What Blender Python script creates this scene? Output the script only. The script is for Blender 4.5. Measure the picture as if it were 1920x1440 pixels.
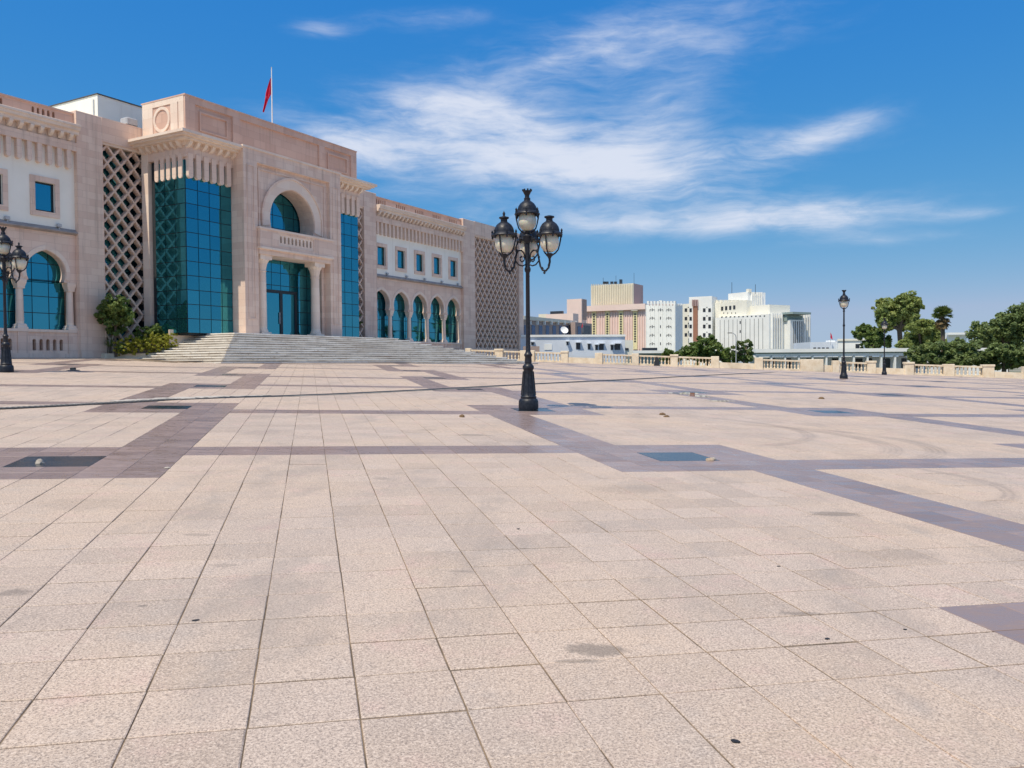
import bpy, bmesh, math, random
import numpy as np
from mathutils import Vector, Matrix
from mathutils.geometry import tessellate_polygon
R = math.radians
random.seed(7)
for o in list(bpy.data.objects):
    bpy.data.objects.remove(o)
SC = bpy.context.scene
COL = SC.collection

# ------------------------------------------------------------------ camera
FPX, PITCH, ROLL, EYE = 1529.75, -0.025910, 0.0072417, 1.6
cp, sp, cr, sr = math.cos(PITCH), math.sin(PITCH), math.cos(ROLL), math.sin(ROLL)
cam_d = bpy.data.cameras.new('camera')
cam_d.sensor_fit = 'HORIZONTAL'; cam_d.sensor_width = 36.0
cam_d.lens = FPX / 1920 * 36
cam_d.clip_start = 0.1; cam_d.clip_end = 9000
cam = bpy.data.objects.new('camera', cam_d); COL.objects.link(cam)
cam.matrix_world = Matrix(((cr, sr, 0, 0), (sp*sr, -sp*cr, -cp, 0), (-cp*sr, cp*cr, -sp, EYE), (0, 0, 0, 1)))
SC.camera = cam

# ------------------------------------------------------------------ light and exposure
SUN_AZ, SUN_EL = R(217.5), R(61.5)
SKY_STRENGTH, SUN_STRENGTH = 0.12, 3.1
SC.view_settings.view_transform = 'Standard'
SC.view_settings.look = 'None'
SC.view_settings.exposure = 0.50
SC.view_settings.gamma = 1.0
SC.view_settings.use_curve_mapping = False

class G:
    """small helper to write node trees"""
    def __init__(s, nt):
        s.nt = nt
    def n(s, typ, props=None, **inp):
        nd = s.nt.nodes.new(typ)
        for k, v in (props or {}).items():
            setattr(nd, k, v)
        for k, v in inp.items():
            k2 = int(k[1:]) if k[0] == '_' else k.replace('__', ' ')
            s.set(nd.inputs[k2], v)
        return nd
    def set(s, sock, v):
        if isinstance(v, bpy.types.NodeSocket):
            s.nt.links.new(v, sock)
        elif isinstance(v, bpy.types.Node):
            s.nt.links.new(v.outputs[0], sock)
        else:
            sock.default_value = v
    def m(s, op, a, b=0.0, c=0.0, clamp=False):
        nd = s.nt.nodes.new('ShaderNodeMath'); nd.operation = op; nd.use_clamp = clamp
        for i, v in enumerate((a, b, c)):
            s.set(nd.inputs[i], v)
        return nd.outputs[0]
    def noise(s, vec, scale, detail=3.0, rough=0.5, dist=0.0):
        nd = s.n('ShaderNodeTexNoise', None, Scale=scale, Detail=detail, Roughness=rough, Distortion=dist)
        if vec is not None:
            s.set(nd.inputs['Vector'], vec)
        return nd.outputs['Fac']
    def ramp(s, fac, lo, hi, a=0.0, b=1.0):
        nd = s.n('ShaderNodeMapRange', {'interpolation_type': 'SMOOTHSTEP'}, Value=fac)
        nd.inputs['From Min'].default_value = lo; nd.inputs['From Max'].default_value = hi
        nd.inputs['To Min'].default_value = a; nd.inputs['To Max'].default_value = b
        return nd.outputs[0]
    def mix(s, fac, a, b, blend='MIX'):
        nd = s.nt.nodes.new('ShaderNodeMix'); nd.data_type = 'RGBA'; nd.blend_type = blend
        s.set(nd.inputs[0], fac); s.set(nd.inputs[6], col(a)); s.set(nd.inputs[7], col(b))
        return nd.outputs[2]
    def mapping(s, vec, scale=(1, 1, 1), rot=(0, 0, 0), loc=(0, 0, 0)):
        nd = s.n('ShaderNodeMapping', None, Scale=scale, Rotation=rot, Location=loc)
        s.set(nd.inputs['Vector'], vec)
        return nd.outputs[0]

def col(c):
    if isinstance(c, (tuple, list)) and len(c) == 3:
        return (c[0], c[1], c[2], 1.0)
    return c

W = bpy.data.worlds.new('World'); SC.world = W; W.use_nodes = True
W.node_tree.nodes.clear()
g = G(W.node_tree)
sky = g.n('ShaderNodeTexSky', {'sky_type': 'NISHITA', 'sun_disc': False, 'sun_elevation': SUN_EL,
          'sun_rotation': SUN_AZ, 'air_density': 1.0, 'dust_density': 0.2, 'ozone_density': 1.2, 'altitude': 0.0})
tc = g.n('ShaderNodeTexCoord').outputs['Generated']
sx = g.n('ShaderNodeSeparateXYZ', None, Vector=tc)
dx, dy, dz = sx.outputs
AZ = g.m('ARCTAN2', dx, dy); EL = g.m('ARCSINE', dz)
def blob(px, py, wx, wy, tilt=0.0):
    """soft ellipse on the sky dome, given by the photo direction of its centre"""
    a0 = math.atan((px-960)/FPX); e0 = math.atan((680-py)/math.hypot(FPX, px-960))
    da = g.m('SUBTRACT', AZ, a0); de = g.m('SUBTRACT', EL, e0)
    ca, sa = math.cos(tilt), math.sin(tilt)
    u = g.m('DIVIDE', g.m('ADD', g.m('MULTIPLY', da, ca), g.m('MULTIPLY', de, sa)), wx/FPX)
    v = g.m('DIVIDE', g.m('SUBTRACT', g.m('MULTIPLY', de, ca), g.m('MULTIPLY', da, sa)), wy/FPX)
    r2 = g.m('ADD', g.m('MULTIPLY', u, u), g.m('MULTIPLY', v, v))
    return g.m('EXPONENT', g.m('MULTIPLY', r2, -1.0))
cc = g.n('ShaderNodeCombineXYZ', None, X=AZ, Y=EL, Z=0.0).outputs[0]
wv = g.n('ShaderNodeTexNoise', None, Vector=cc, Scale=5.0, Detail=4.0)
cw = g.n('ShaderNodeVectorMath', {'operation': 'MULTIPLY_ADD'}, _0=wv.outputs['Color'], _1=(0.10, 0.05, 0), _2=cc).outputs[0]
n1 = g.noise(g.mapping(cw, (2.8, 8.5, 1), (0, 0, R(-9))), 2.0, 9.0, 0.58, 0.3)
n2 = g.noise(g.mapping(cw, (7, 34, 1), (0, 0, R(10))), 2.4, 10.0, 0.64, 0.3)
tot = None
for (b, k) in ((blob(930, 292, 330, 78, R(-4)), 1.05), (blob(1230, 335, 260, 46, R(-12)), 0.75), (blob(1520, 408, 230, 27, 0), 0.8),
               (blob(1250, 215, 120, 60, R(20)), 0.42), (blob(1090, 100, 210, 50, R(8)), 0.42), (blob(1550, 258, 110, 24, R(12)), 0.62), (blob(1430, 285, 150, 34, 0), 0.42),
               (blob(605, 60, 52, 15, 0), 0.5), (blob(800, 40, 150, 20, R(4)), 0.36), (blob(860, 205, 170, 28, R(-6)), 0.55), (blob(1820, 408, 60, 10, 0), 0.4), (blob(1350, 60, 260, 70, R(6)), 0.3), (blob(640, 262, 90, 30, R(-20)), 0.6),
               (blob(1150, 425, 330, 26, R(-3)), 0.5), (blob(1650, 455, 130, 12, 0), 0.3), (blob(1000, 150, 260, 60, R(10)), 0.3)):
    t = g.m('MULTIPLY', b, k)
    tot = t if tot is None else g.m('ADD', tot, t)
# unseen cirrus added overhead and behind the camera to brighten the fill light
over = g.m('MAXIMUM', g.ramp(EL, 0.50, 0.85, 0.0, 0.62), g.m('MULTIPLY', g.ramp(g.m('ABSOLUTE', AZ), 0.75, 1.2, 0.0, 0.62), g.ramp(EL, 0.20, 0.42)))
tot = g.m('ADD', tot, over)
st = g.m('ADD', g.m('MULTIPLY', n1, 0.6), g.m('MULTIPLY', n2, 0.4))
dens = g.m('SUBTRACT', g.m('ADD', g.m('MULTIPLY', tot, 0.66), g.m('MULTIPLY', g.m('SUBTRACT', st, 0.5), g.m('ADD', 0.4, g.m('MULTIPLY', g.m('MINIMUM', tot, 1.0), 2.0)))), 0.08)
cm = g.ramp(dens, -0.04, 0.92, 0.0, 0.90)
hz = g.m('ADD', g.ramp(EL, 0.34, 0.0, 0.0, 0.30), 0.0)
# the clear, strongly blue summer air of the photograph: one response curve for each colour of the whole sky
ch = g.n('ShaderNodeSeparateColor', None, Color=sky.outputs[0]).outputs
grn = g.m('MULTIPLY', g.m('POWER', g.m('MULTIPLY', ch[1], 0.12), 0.638), 0.368/0.12)
air = g.n('ShaderNodeCombineColor', None, Red=g.m('MINIMUM', g.m('MULTIPLY', g.m('POWER', g.m('MULTIPLY', ch[0], 0.12), 1.6), 0.41/0.12), g.m('MULTIPLY', grn, 0.76)),
          Green=grn,
          Blue=g.m('MULTIPLY', g.m('POWER', g.m('MULTIPLY', ch[2], 0.12), 0.14), 0.49/0.12))
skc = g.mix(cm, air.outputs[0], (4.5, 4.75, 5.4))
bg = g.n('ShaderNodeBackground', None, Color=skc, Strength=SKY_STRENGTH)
wo = g.n('ShaderNodeOutputWorld', None, Surface=bg.outputs[0])

sd = Vector((math.sin(SUN_AZ)*math.cos(SUN_EL), math.cos(SUN_AZ)*math.cos(SUN_EL), math.sin(SUN_EL)))
sun_d = bpy.data.lights.new('sun', 'SUN'); sun_d.energy = SUN_STRENGTH; sun_d.angle = R(0.53); sun_d.color = (1.0, 0.90, 0.735)
sun = bpy.data.objects.new('sun', sun_d); COL.objects.link(sun)
sun.rotation_euler = (-sd).to_track_quat('-Z', 'Y').to_euler(); sun.location = (-20, -30, 60)

# ------------------------------------------------------------------ geometry of the place
AZF = 0.512761593                                    # azimuth of the palace front
EX, NX = Vector((math.sin(AZF), math.cos(AZF), 0)), Vector((math.cos(AZF), -math.sin(AZF), 0))
D0 = -47.0116
AZT = -0.242571163                                   # azimuth of the paving
TQ = Vector((math.sin(AZT), math.cos(AZT))); TP = Vector((math.cos(AZT), -math.sin(AZT)))
GA, GB, GC = -0.0343892, 0.0242151, 1.2e-4
def gz(x, y):
    s = x*EX.x + y*EX.y
    return GA*x + GB*y - GC*max(0.0, s-32)**2
def ray(px, py):
    a, b = (px-960)/FPX, -(py-720)/FPX
    a, b = cr*a + sr*b, -sr*a + cr*b
    return Vector((a, cp - sp*b, sp + cp*b))
def at(px, py, depth):
    """point seen at a pixel, at a given distance forward"""
    v = ray(px, py); return Vector((0, 0, EYE)) + v*(depth/v.y)
def on_ground(px, py):
    v = ray(px, py); t = 0.5
    while t < 300:
        X = Vector((0, 0, EYE)) + v*t
        if X.z < gz(X.x, X.y): break
        t *= 1.0015
    return X
def project(X):
    d = Vector(X) - Vector((0, 0, EYE))
    y = cp*d.y + sp*d.z; z = -sp*d.y + cp*d.z
    if y < 0.05: return None
    a, b = d.x/y, z/y
    a, b = cr*a - sr*b, sr*a + cr*b
    return 960 + FPX*a, 720 - FPX*b, y

# ------------------------------------------------------------------ mesh helpers
class MB:
    def __init__(s, M=None):
        s.v = []; s.f = []; s.M = M or (lambda a, b, c: (a, b, c)); s.smooth = False
    def p(s, a, b, c):
        s.v.append(tuple(s.M(a, b, c))); return len(s.v)-1
    def box(s, a0, a1, b0, b1, c0, c1):
        i = [s.p(a, b, c) for c in (c0, c1) for b in (b0, b1) for a in (a0, a1)]
        for q in ((0, 1, 3, 2), (4, 6, 7, 5), (0, 4, 5, 1), (2, 3, 7, 6), (0, 2, 6, 4), (1, 5, 7, 3)):
            s.f.append([i[k] for k in q])
        return s
    def bbox(s, a0, a1, b0, b1, c0, c1, w=0.02):
        """box with chamfered vertical and top edges"""
        pts = [(a0+w, b0), (a1-w, b0), (a1, b0+w), (a1, b1-w), (a1-w, b1), (a0+w, b1), (a0, b1-w), (a0, b0+w)]
        cx, cy = (a0+a1)/2, (b0+b1)/2
        lo = [s.p(a, b, c0) for a, b in pts]; mi = [s.p(a, b, c1-w) for a, b in pts]
        fx = (abs(a1-a0)/2-w)/(abs(a1-a0)/2); fy = (abs(b1-b0)/2-w)/(abs(b1-b0)/2)
        hi = [s.p(cx+(a-cx)*fx, cy+(b-cy)*fy, c1) for a, b in pts]
        for L, U in ((lo, mi), (mi, hi)):
            for k in range(8):
                s.f.append([L[k], L[(k+1) % 8], U[(k+1) % 8], U[k]])
        s.f.append(hi); s.f.append(lo[::-1])
        return s
    def plate(s, outer, holes, b0, b1):
        """polygon (a, c) with holes, thick from b0 to b1"""
        loops = [outer] + list(holes)
        tris = tessellate_polygon([[Vector((a, c, 0)) for a, c in L] for L in loops])
        fl = [q for L in loops for q in L]
        F = [s.p(a, b0, c) for a, c in fl]; B = [s.p(a, b1, c) for a, c in fl]
        for t in tris:
            s.f.append([F[t[0]], F[t[1]], F[t[2]]]); s.f.append([B[t[2]], B[t[1]], B[t[0]]])
        o = 0
        for L in loops:
            k = len(L)
            for i in range(k):
                j = (i+1) % k
                s.f.append([F[o+i], F[o+j], B[o+j], B[o+i]])
            o += k
        return s
    def hprism(s, poly, c0, c1):
        """horizontal polygon (a, b) from c0 to c1"""
        k = len(poly)
        L = [s.p(a, b, c0) for a, b in poly]; U = [s.p(a, b, c1) for a, b in poly]
        for i in range(k):
            j = (i+1) % k
            s.f.append([L[i], L[j], U[j], U[i]])
        for t in tessellate_polygon([[Vector((a, b, 0)) for a, b in poly]]):
            s.f.append([U[i] for i in t]); s.f.append([L[i] for i in t[::-1]])
        return s
    def lathe(s, prof, cx=0, cy=0, seg=16, cap=True):
        rows = []
        for r, z in prof:
            rows.append([s.p(cx + r*math.cos(2*math.pi*k/seg), cy + r*math.sin(2*math.pi*k/seg), z) for k in range(seg)])
        for A, B in zip(rows, rows[1:]):
            for k in range(seg):
                s.f.append([A[k], A[(k+1) % seg], B[(k+1) % seg], B[k]])
        if cap:
            s.f.append(rows[0][::-1]); s.f.append(rows[-1])
        return s
    def tube(s, path, rad, seg=6):
        path = [Vector(q) for q in path]; n = len(path)
        rad = rad if isinstance(rad, (list, tuple)) else [rad]*n
        up = Vector((0.13, 0.21, 0.97)); rows = []
        for i, q in enumerate(path):
            d = (path[min(i+1, n-1)] - path[max(i-1, 0)]).normalized()
            u = d.cross(up)
            if u.length < 0.05: u = d.cross(Vector((1, 0.2, 0)))
            u.normalize(); w = d.cross(u)
            rows.append([s.p(*(q + (u*math.cos(2*math.pi*k/seg) + w*math.sin(2*math.pi*k/seg))*rad[i])) for k in range(seg)])
        for A, B in zip(rows, rows[1:]):
            for k in range(seg):
                s.f.append([A[k], A[(k+1) % seg], B[(k+1) % seg], B[k]])
        s.f.append(rows[0][::-1]); s.f.append(rows[-1])
        return s
    def extrude_profile(s, prof, a0, a1):
        """profile (b, c) swept from a0 to a1"""
        k = len(prof)
        A = [s.p(a0, b, c) for b, c in prof]; B = [s.p(a1, b, c) for b, c in prof]
        for i in range(k):
            j = (i+1) % k
            s.f.append([A[i], A[j], B[j], B[i]])
        for t in tessellate_polygon([[Vector((b, c, 0)) for b, c in prof]]):
            s.f.append([A[i] for i in t]); s.f.append([B[i] for i in t[::-1]])
        return s
    def mesh(s, name, mat, smooth=False):
        me = bpy.data.meshes.new(name); me.from_pydata(s.v, [], s.f)
        bm = bmesh.new(); bm.from_mesh(me); bmesh.ops.recalc_face_normals(bm, faces=bm.faces); bm.to_mesh(me); bm.free()
        if mat: me.materials.append(mat)
        if smooth:
            me.polygons.foreach_set('use_smooth', [True]*len(me.polygons))
            try: me.set_sharp_from_angle(angle=R(40))
            except Exception: pass
        return me
    def build(s, name, mat, parent=None, smooth=False):
        return link(name, s.mesh(name, mat, smooth), parent)

def link(name, me, parent=None, mw=None, label=None):
    o = bpy.data.objects.new(name, me); COL.objects.link(o)
    if parent is not None: o.parent = parent
    if mw is not None: o.matrix_local = mw
    if label: o['label'] = label
    return o
def thing(name, label, cat, group=None, loc=(0, 0, 0), rz=0.0, sc=1.0):
    o = bpy.data.objects.new(name, None); COL.objects.link(o); o.empty_display_size = 0.3
    o.location = loc; o.rotation_euler = (0, 0, rz); o.scale = (sc, sc, sc)
    return tag(o, label, cat, group)
def tag(o, label, cat, group=None, kind=None):
    if label: o['label'] = label
    if cat: o['category'] = cat
    if group: o['group'] = group
    if kind: o['kind'] = kind
    return o
def structure(o):
    o['kind'] = 'structure'; return o
def copy_tree(o, parent=None):
    c = o.copy(); COL.objects.link(c); c.parent = parent
    for ch in o.children: copy_tree(ch, c)
    return c
def np_mesh(name, V, F, mat, attr=None):
    """quads from numpy arrays"""
    me = bpy.data.meshes.new(name)
    V = np.asarray(V, np.float32); F = np.asarray(F, np.int32); k = F.shape[1]
    me.vertices.add(len(V)); me.vertices.foreach_set('co', V.ravel())
    me.loops.add(F.size); me.loops.foreach_set('vertex_index', F.ravel())
    me.polygons.add(len(F)); me.polygons.foreach_set('loop_start', np.arange(0, F.size, k, dtype=np.int32))
    me.polygons.foreach_set('loop_total', np.full(len(F), k, np.int32))
    if attr is not None:
        at_ = me.attributes.new('tint', 'FLOAT', 'POINT'); at_.data.foreach_set('value', np.asarray(attr, np.float32))
    me.polygons.foreach_set('use_smooth', np.zeros(len(F), dtype=bool))
    me.update(calc_edges=True); me.materials.append(mat)
    return me

# ------------------------------------------------------------------ materials
def material(name, fn, rough=0.8, **kw):
    m = bpy.data.materials.new(name); m.use_nodes = True; nt = m.node_tree; nt.nodes.clear()
    q = G(nt)
    b = q.n('ShaderNodeBsdfPrincipled'); b.inputs['Roughness'].default_value = rough
    for k, v in kw.items(): b.inputs[k.replace('__', ' ')].default_value = v
    q.n('ShaderNodeOutputMaterial', None, Surface=b.outputs[0])
    fn(q, b)
    return m
def bump(q, b, h, dist=0.01, strength=0.5):
    nd = q.n('ShaderNodeBump', None, Height=h, Distance=dist, Strength=strength)
    q.set(b.inputs['Normal'], nd.outputs[0])
def plain(name, c, rough=0.7, var=0.12, scale=6.0, **kw):
    def fn(q, b):
        v = q.n('ShaderNodeTexCoord').outputs['Object']
        f = q.noise(v, scale, 5.0, 0.6)
        d = tuple(x*(1-var) for x in c); l = tuple(min(1, x*(1+var)) for x in c)
        q.set(b.inputs['Base Color'], q.mix(q.ramp(f, 0.3, 0.7), d, l))
        q.set(b.inputs['Roughness'], q.m('ADD', rough-0.06, q.m('MULTIPLY', f, 0.12)))
    return material(name, fn, rough, **kw)

def stone_mat(name, c1, c2, cj, bw=0.9, bh=0.42, dirt=0.5, jw=0.008):
    """coursed ashlar: hue shifts block by block, joints, weather stains"""
    def fn(q, b):
        v = q.n('ShaderNodeTexCoord').outputs['Object']
        s = q.n('ShaderNodeSeparateXYZ', None, Vector=v).outputs
        u = q.m('ADD', s[0], s[1])
        uv = q.n('ShaderNodeCombineXYZ', None, X=u, Y=s[2], Z=0.0).outputs[0]
        br = q.n('ShaderNodeTexBrick', {'offset': 0.5}, Vector=uv, Color1=(0, 0, 0, 1), Color2=(1, 1, 1, 1), Mortar=(0.5, 0.5, 0.5, 1), Scale=1.0)
        br.inputs['Mortar Size'].default_value = jw; br.inputs['Brick Width'].default_value = bw; br.inputs['Row Height'].default_value = bh
        br.inputs['Mortar Smooth'].default_value = 0.3
        big = q.noise(v, 0.55, 5.0, 0.6); fine = q.noise(v, 22.0, 4.0, 0.65)
        t = q.m('ADD', q.m('MULTIPLY', br.outputs['Color'], 0.42), q.m('ADD', q.m('MULTIPLY', big, 0.5), q.m('MULTIPLY', fine, 0.16)))
        c = q.mix(q.ramp(t, 0.15, 0.95), c1, c2)
        streak = q.noise(q.mapping(v, (2.2, 2.2, 0.14)), 1.0, 7.0, 0.7)
        c = q.mix(q.ramp(streak, 0.50, 0.72, 0.0, dirt), c, tuple(x*0.52 for x in c1))
        c = q.mix(q.m('MULTIPLY', br.outputs['Fac'], 0.55), c, cj)
        q.set(b.inputs['Base Color'], c)
        bump(q, b, q.m('ADD', q.m('MULTIPLY', br.outputs['Fac'], -1.0), q.m('MULTIPLY', fine, 0.35)), 0.008, 0.6)
    return material(name, fn, 0.85)
STONE = stone_mat('pink_ashlar', (0.70, 0.50, 0.395), (0.83, 0.65, 0.525), (0.50, 0.355, 0.28))
STONE_RED = stone_mat('rose_ashlar', (0.60, 0.385, 0.295), (0.70, 0.48, 0.375), (0.44, 0.285, 0.22), 1.0, 0.5, 0.3)
STONE_L = stone_mat('pale_pink_stone', (0.76, 0.59, 0.475), (0.86, 0.72, 0.595), (0.56, 0.425, 0.345), 1.2, 0.6, 0.25, 0.005)
def stucco(q, b):
    v = q.n('ShaderNodeTexCoord').outputs['Object']
    c = q.mix(q.ramp(q.noise(v, 0.8, 5.0), 0.3, 0.7), (0.88, 0.84, 0.73), (0.92, 0.885, 0.78))
    st = q.noise(q.mapping(v, (3.5, 3.5, 0.2)), 1.0, 4.0)
    q.set(b.inputs['Base Color'], q.mix(q.ramp(st, 0.55, 0.8, 0.0, 0.25), c, (0.5, 0.44, 0.37)))
    bump(q, b, q.noise(v, 60, 3), 0.004, 0.3)
STUCCO = material('cream_stucco', stucco, 0.9)
def glass(q, b):
    v = q.n('ShaderNodeTexCoord').outputs['Object']
    oi = q.n('ShaderNodeObjectInfo').outputs['Random']
    q.set(b.inputs['Base Color'], q.mix(oi, (0.038, 0.26, 0.345), (0.058, 0.32, 0.40)))
    n = q.noise(q.mapping(v, (0.8, 0.8, 0.5)), 1.0, 2.0, 0.4)
    bump(q, b, n, 0.02, 0.10)
GLASS = material('teal_mirror_glass', glass, 0.03, Metallic=0.92)
MULL = plain('dark_mullion', (0.015, 0.02, 0.025), 0.4, 0.2)
DARK = plain('dark_core', (0.02, 0.025, 0.03), 0.8, 0.2)
def marble(q, b):
    v = q.n('ShaderNodeTexCoord').outputs['Object']
    oi = q.n('ShaderNodeObjectInfo').outputs['Random']
    s = q.n('ShaderNodeSeparateXYZ', None, Vector=v).outputs
    uv = q.n('ShaderNodeCombineXYZ', None, X=q.m('ADD', s[0], s[1]), Y=q.m('MULTIPLY', oi, 60), Z=0.0).outputs[0]
    sl = q.n('ShaderNodeTexWhiteNoise', {'noise_dimensions': '2D'}, Vector=q.n('ShaderNodeVectorMath', {'operation': 'FLOOR'}, _0=q.mapping(uv, (0.62, 1, 1))).outputs[0]).outputs['Value']
    w = q.noise(q.mapping(v, (0.6, 0.6, 5)), 1.2, 6.0, 0.65, 0.8)
    c = q.mix(q.m('ADD', q.m('MULTIPLY', sl, 0.6), q.m('MULTIPLY', w, 0.4)), (0.66, 0.60, 0.51), (0.90, 0.88, 0.83))
    d = q.noise(q.mapping(uv, (1.4, 1, 1)), 1.0, 7.0, 0.72, 0.2)
    c = q.mix(q.ramp(d, 0.54, 0.70, 0.0, 0.75), c, (0.30, 0.23, 0.17))
    j = q.m('LESS_THAN', q.m('FRACT', q.m('MULTIPLY', q.m('ADD', s[0], s[1]), 0.62)), 0.012)
    q.set(b.inputs['Base Color'], q.mix(q.m('MULTIPLY', j, 0.7), c, (0.2, 0.17, 0.13)))
    q.set(b.inputs['Roughness'], q.ramp(d, 0.3, 0.7, 0.35, 0.75))
MARBLE = material('worn_white_marble', marble, 0.5)
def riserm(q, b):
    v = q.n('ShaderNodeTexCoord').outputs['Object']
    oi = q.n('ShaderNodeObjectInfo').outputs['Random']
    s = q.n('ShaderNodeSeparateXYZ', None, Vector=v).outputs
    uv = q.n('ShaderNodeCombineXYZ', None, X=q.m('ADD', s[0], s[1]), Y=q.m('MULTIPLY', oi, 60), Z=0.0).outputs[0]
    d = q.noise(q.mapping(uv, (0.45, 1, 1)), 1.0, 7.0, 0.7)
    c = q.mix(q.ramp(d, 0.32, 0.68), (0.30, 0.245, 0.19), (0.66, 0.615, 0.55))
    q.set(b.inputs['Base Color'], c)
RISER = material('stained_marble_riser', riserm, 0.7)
def iron(q, b):
    b.inputs['Specular IOR Level'].default_value = 0.35
    v = q.n('ShaderNodeTexCoord').outputs['Object']
    n = q.noise(v, 18, 5, 0.6)
    q.set(b.inputs['Base Color'], q.mix(q.ramp(n, 0.35, 0.75), (0.010, 0.012, 0.018), (0.024, 0.028, 0.040)))
    q.set(b.inputs['Roughness'], q.ramp(n, 0.3, 0.7, 0.34, 0.55))
    bump(q, b, q.noise(v, 45, 3), 0.003, 0.3)
IRON = material('black_painted_cast_iron', iron, 0.35, Metallic=0.0)
GLOBE = plain('milky_globe', (0.70, 0.66, 0.53), 0.32, 0.10, 5.0, Transmission__Weight=0.0, Subsurface__Weight=0.25)
def limestone(q, b):
    v = q.n('ShaderNodeNewGeometry').outputs['Position']
    n = q.noise(v, 1.6, 6, 0.65); f = q.noise(v, 9, 5, 0.6)
    c = q.mix(q.ramp(n, 0.3, 0.7), (0.66, 0.54, 0.385), (0.80, 0.71, 0.56))
    c = q.mix(q.ramp(f, 0.58, 0.75, 0.0, 0.6), c, (0.46, 0.30, 0.19))
    q.set(b.inputs['Base Color'], c)
    bump(q, b, f, 0.02, 0.5)
LIME = material('weathered_limestone', limestone, 0.9)

# paving
def paving_common(q, b, dark):
    P = q.n('ShaderNodeNewGeometry').outputs['Position']
    a = q.n('ShaderNodeAttribute', {'attribute_name': 'tint'}).outputs['Fac']
    oi = q.n('ShaderNodeObjectInfo').outputs['Random']
    t = q.n('ShaderNodeTexWhiteNoise', {'noise_dimensions': '1D'}, W=q.m('ADD', q.m('MULTIPLY', a, 91.7), q.m('MULTIPLY', oi, 53.1)))
    return P, t.outputs['Value'], t.outputs['Color']
def ell(q, P, x, y, rx, ry, ang, nz):
    """ragged patch on the ground round (x, y)"""
    s = q.n('ShaderNodeSeparateXYZ', None, Vector=q.mapping(P, (1, 1, 0), (0, 0, 0), (-x, -y, 0))).outputs
    ca, sa = math.cos(ang), math.sin(ang)
    u = q.m('DIVIDE', q.m('ADD', q.m('MULTIPLY', s[0], ca), q.m('MULTIPLY', s[1], sa)), rx)
    v = q.m('DIVIDE', q.m('SUBTRACT', q.m('MULTIPLY', s[1], ca), q.m('MULTIPLY', s[0], sa)), ry)
    r = q.m('SQRT', q.m('ADD', q.m('MULTIPLY', u, u), q.m('MULTIPLY', v, v)))
    return q.ramp(q.m('ADD', r, q.m('MULTIPLY', q.m('SUBTRACT', nz, 0.5), 3.2)), 1.10, 0.55)
def tyre(q, P, cx, cy, rad, w, a0, a1, nz):
    s = q.n('ShaderNodeSeparateXYZ', None, Vector=q.mapping(P, (1, 1, 0), (0, 0, 0), (-cx, -cy, 0))).outputs
    r = q.m('SQRT', q.m('ADD', q.m('MULTIPLY', s[0], s[0]), q.m('MULTIPLY', s[1], s[1])))
    band = q.ramp(q.m('ABSOLUTE', q.m('SUBTRACT', r, rad)), w, w*0.55)
    an = q.m('ARCTAN2', s[1], s[0])
    e = q.m('MULTIPLY', q.ramp(an, a0, a0+0.5), q.ramp(an, a1, a1-0.5))
    rib = q.m('ADD', 0.7, q.m('MULTIPLY', q.m('SINE', q.m('MULTIPLY', r, 70)), 0.3))
    return q.m('MULTIPLY', q.m('MULTIPLY', q.m('MULTIPLY', band, e), rib), q.ramp(nz, 0.25, 0.65))
STAINS = [(1112, 1218, 0.19, 0.085, 0.62), (1080, 1240, 0.13, 0.03, 0.5), (715, 897, 0.10, 0.10, 0.32), (890, 816, 0.34, 0.16, 0.45), (1508, 1151, 0.15, 0.035, 0.5), (866, 1072, 0.12, 0.03, 0.45), (1575, 965, 0.30, 0.12, 0.55),
          (20, 1112, 0.12, 0.09, 0.5), (375, 1003, 0.14, 0.05, 0.35), (268, 1137, 0.035, 0.03, 0.6), (415, 1060, 0.12, 0.05, 0.3), (1185, 920, 0.5, 0.3, 0.16), (160, 945, 0.5, 0.3, 0.16), (1690, 1040, 0.5, 0.22, 0.2), (800, 806, 0.2, 0.1, 0.3)]
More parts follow.
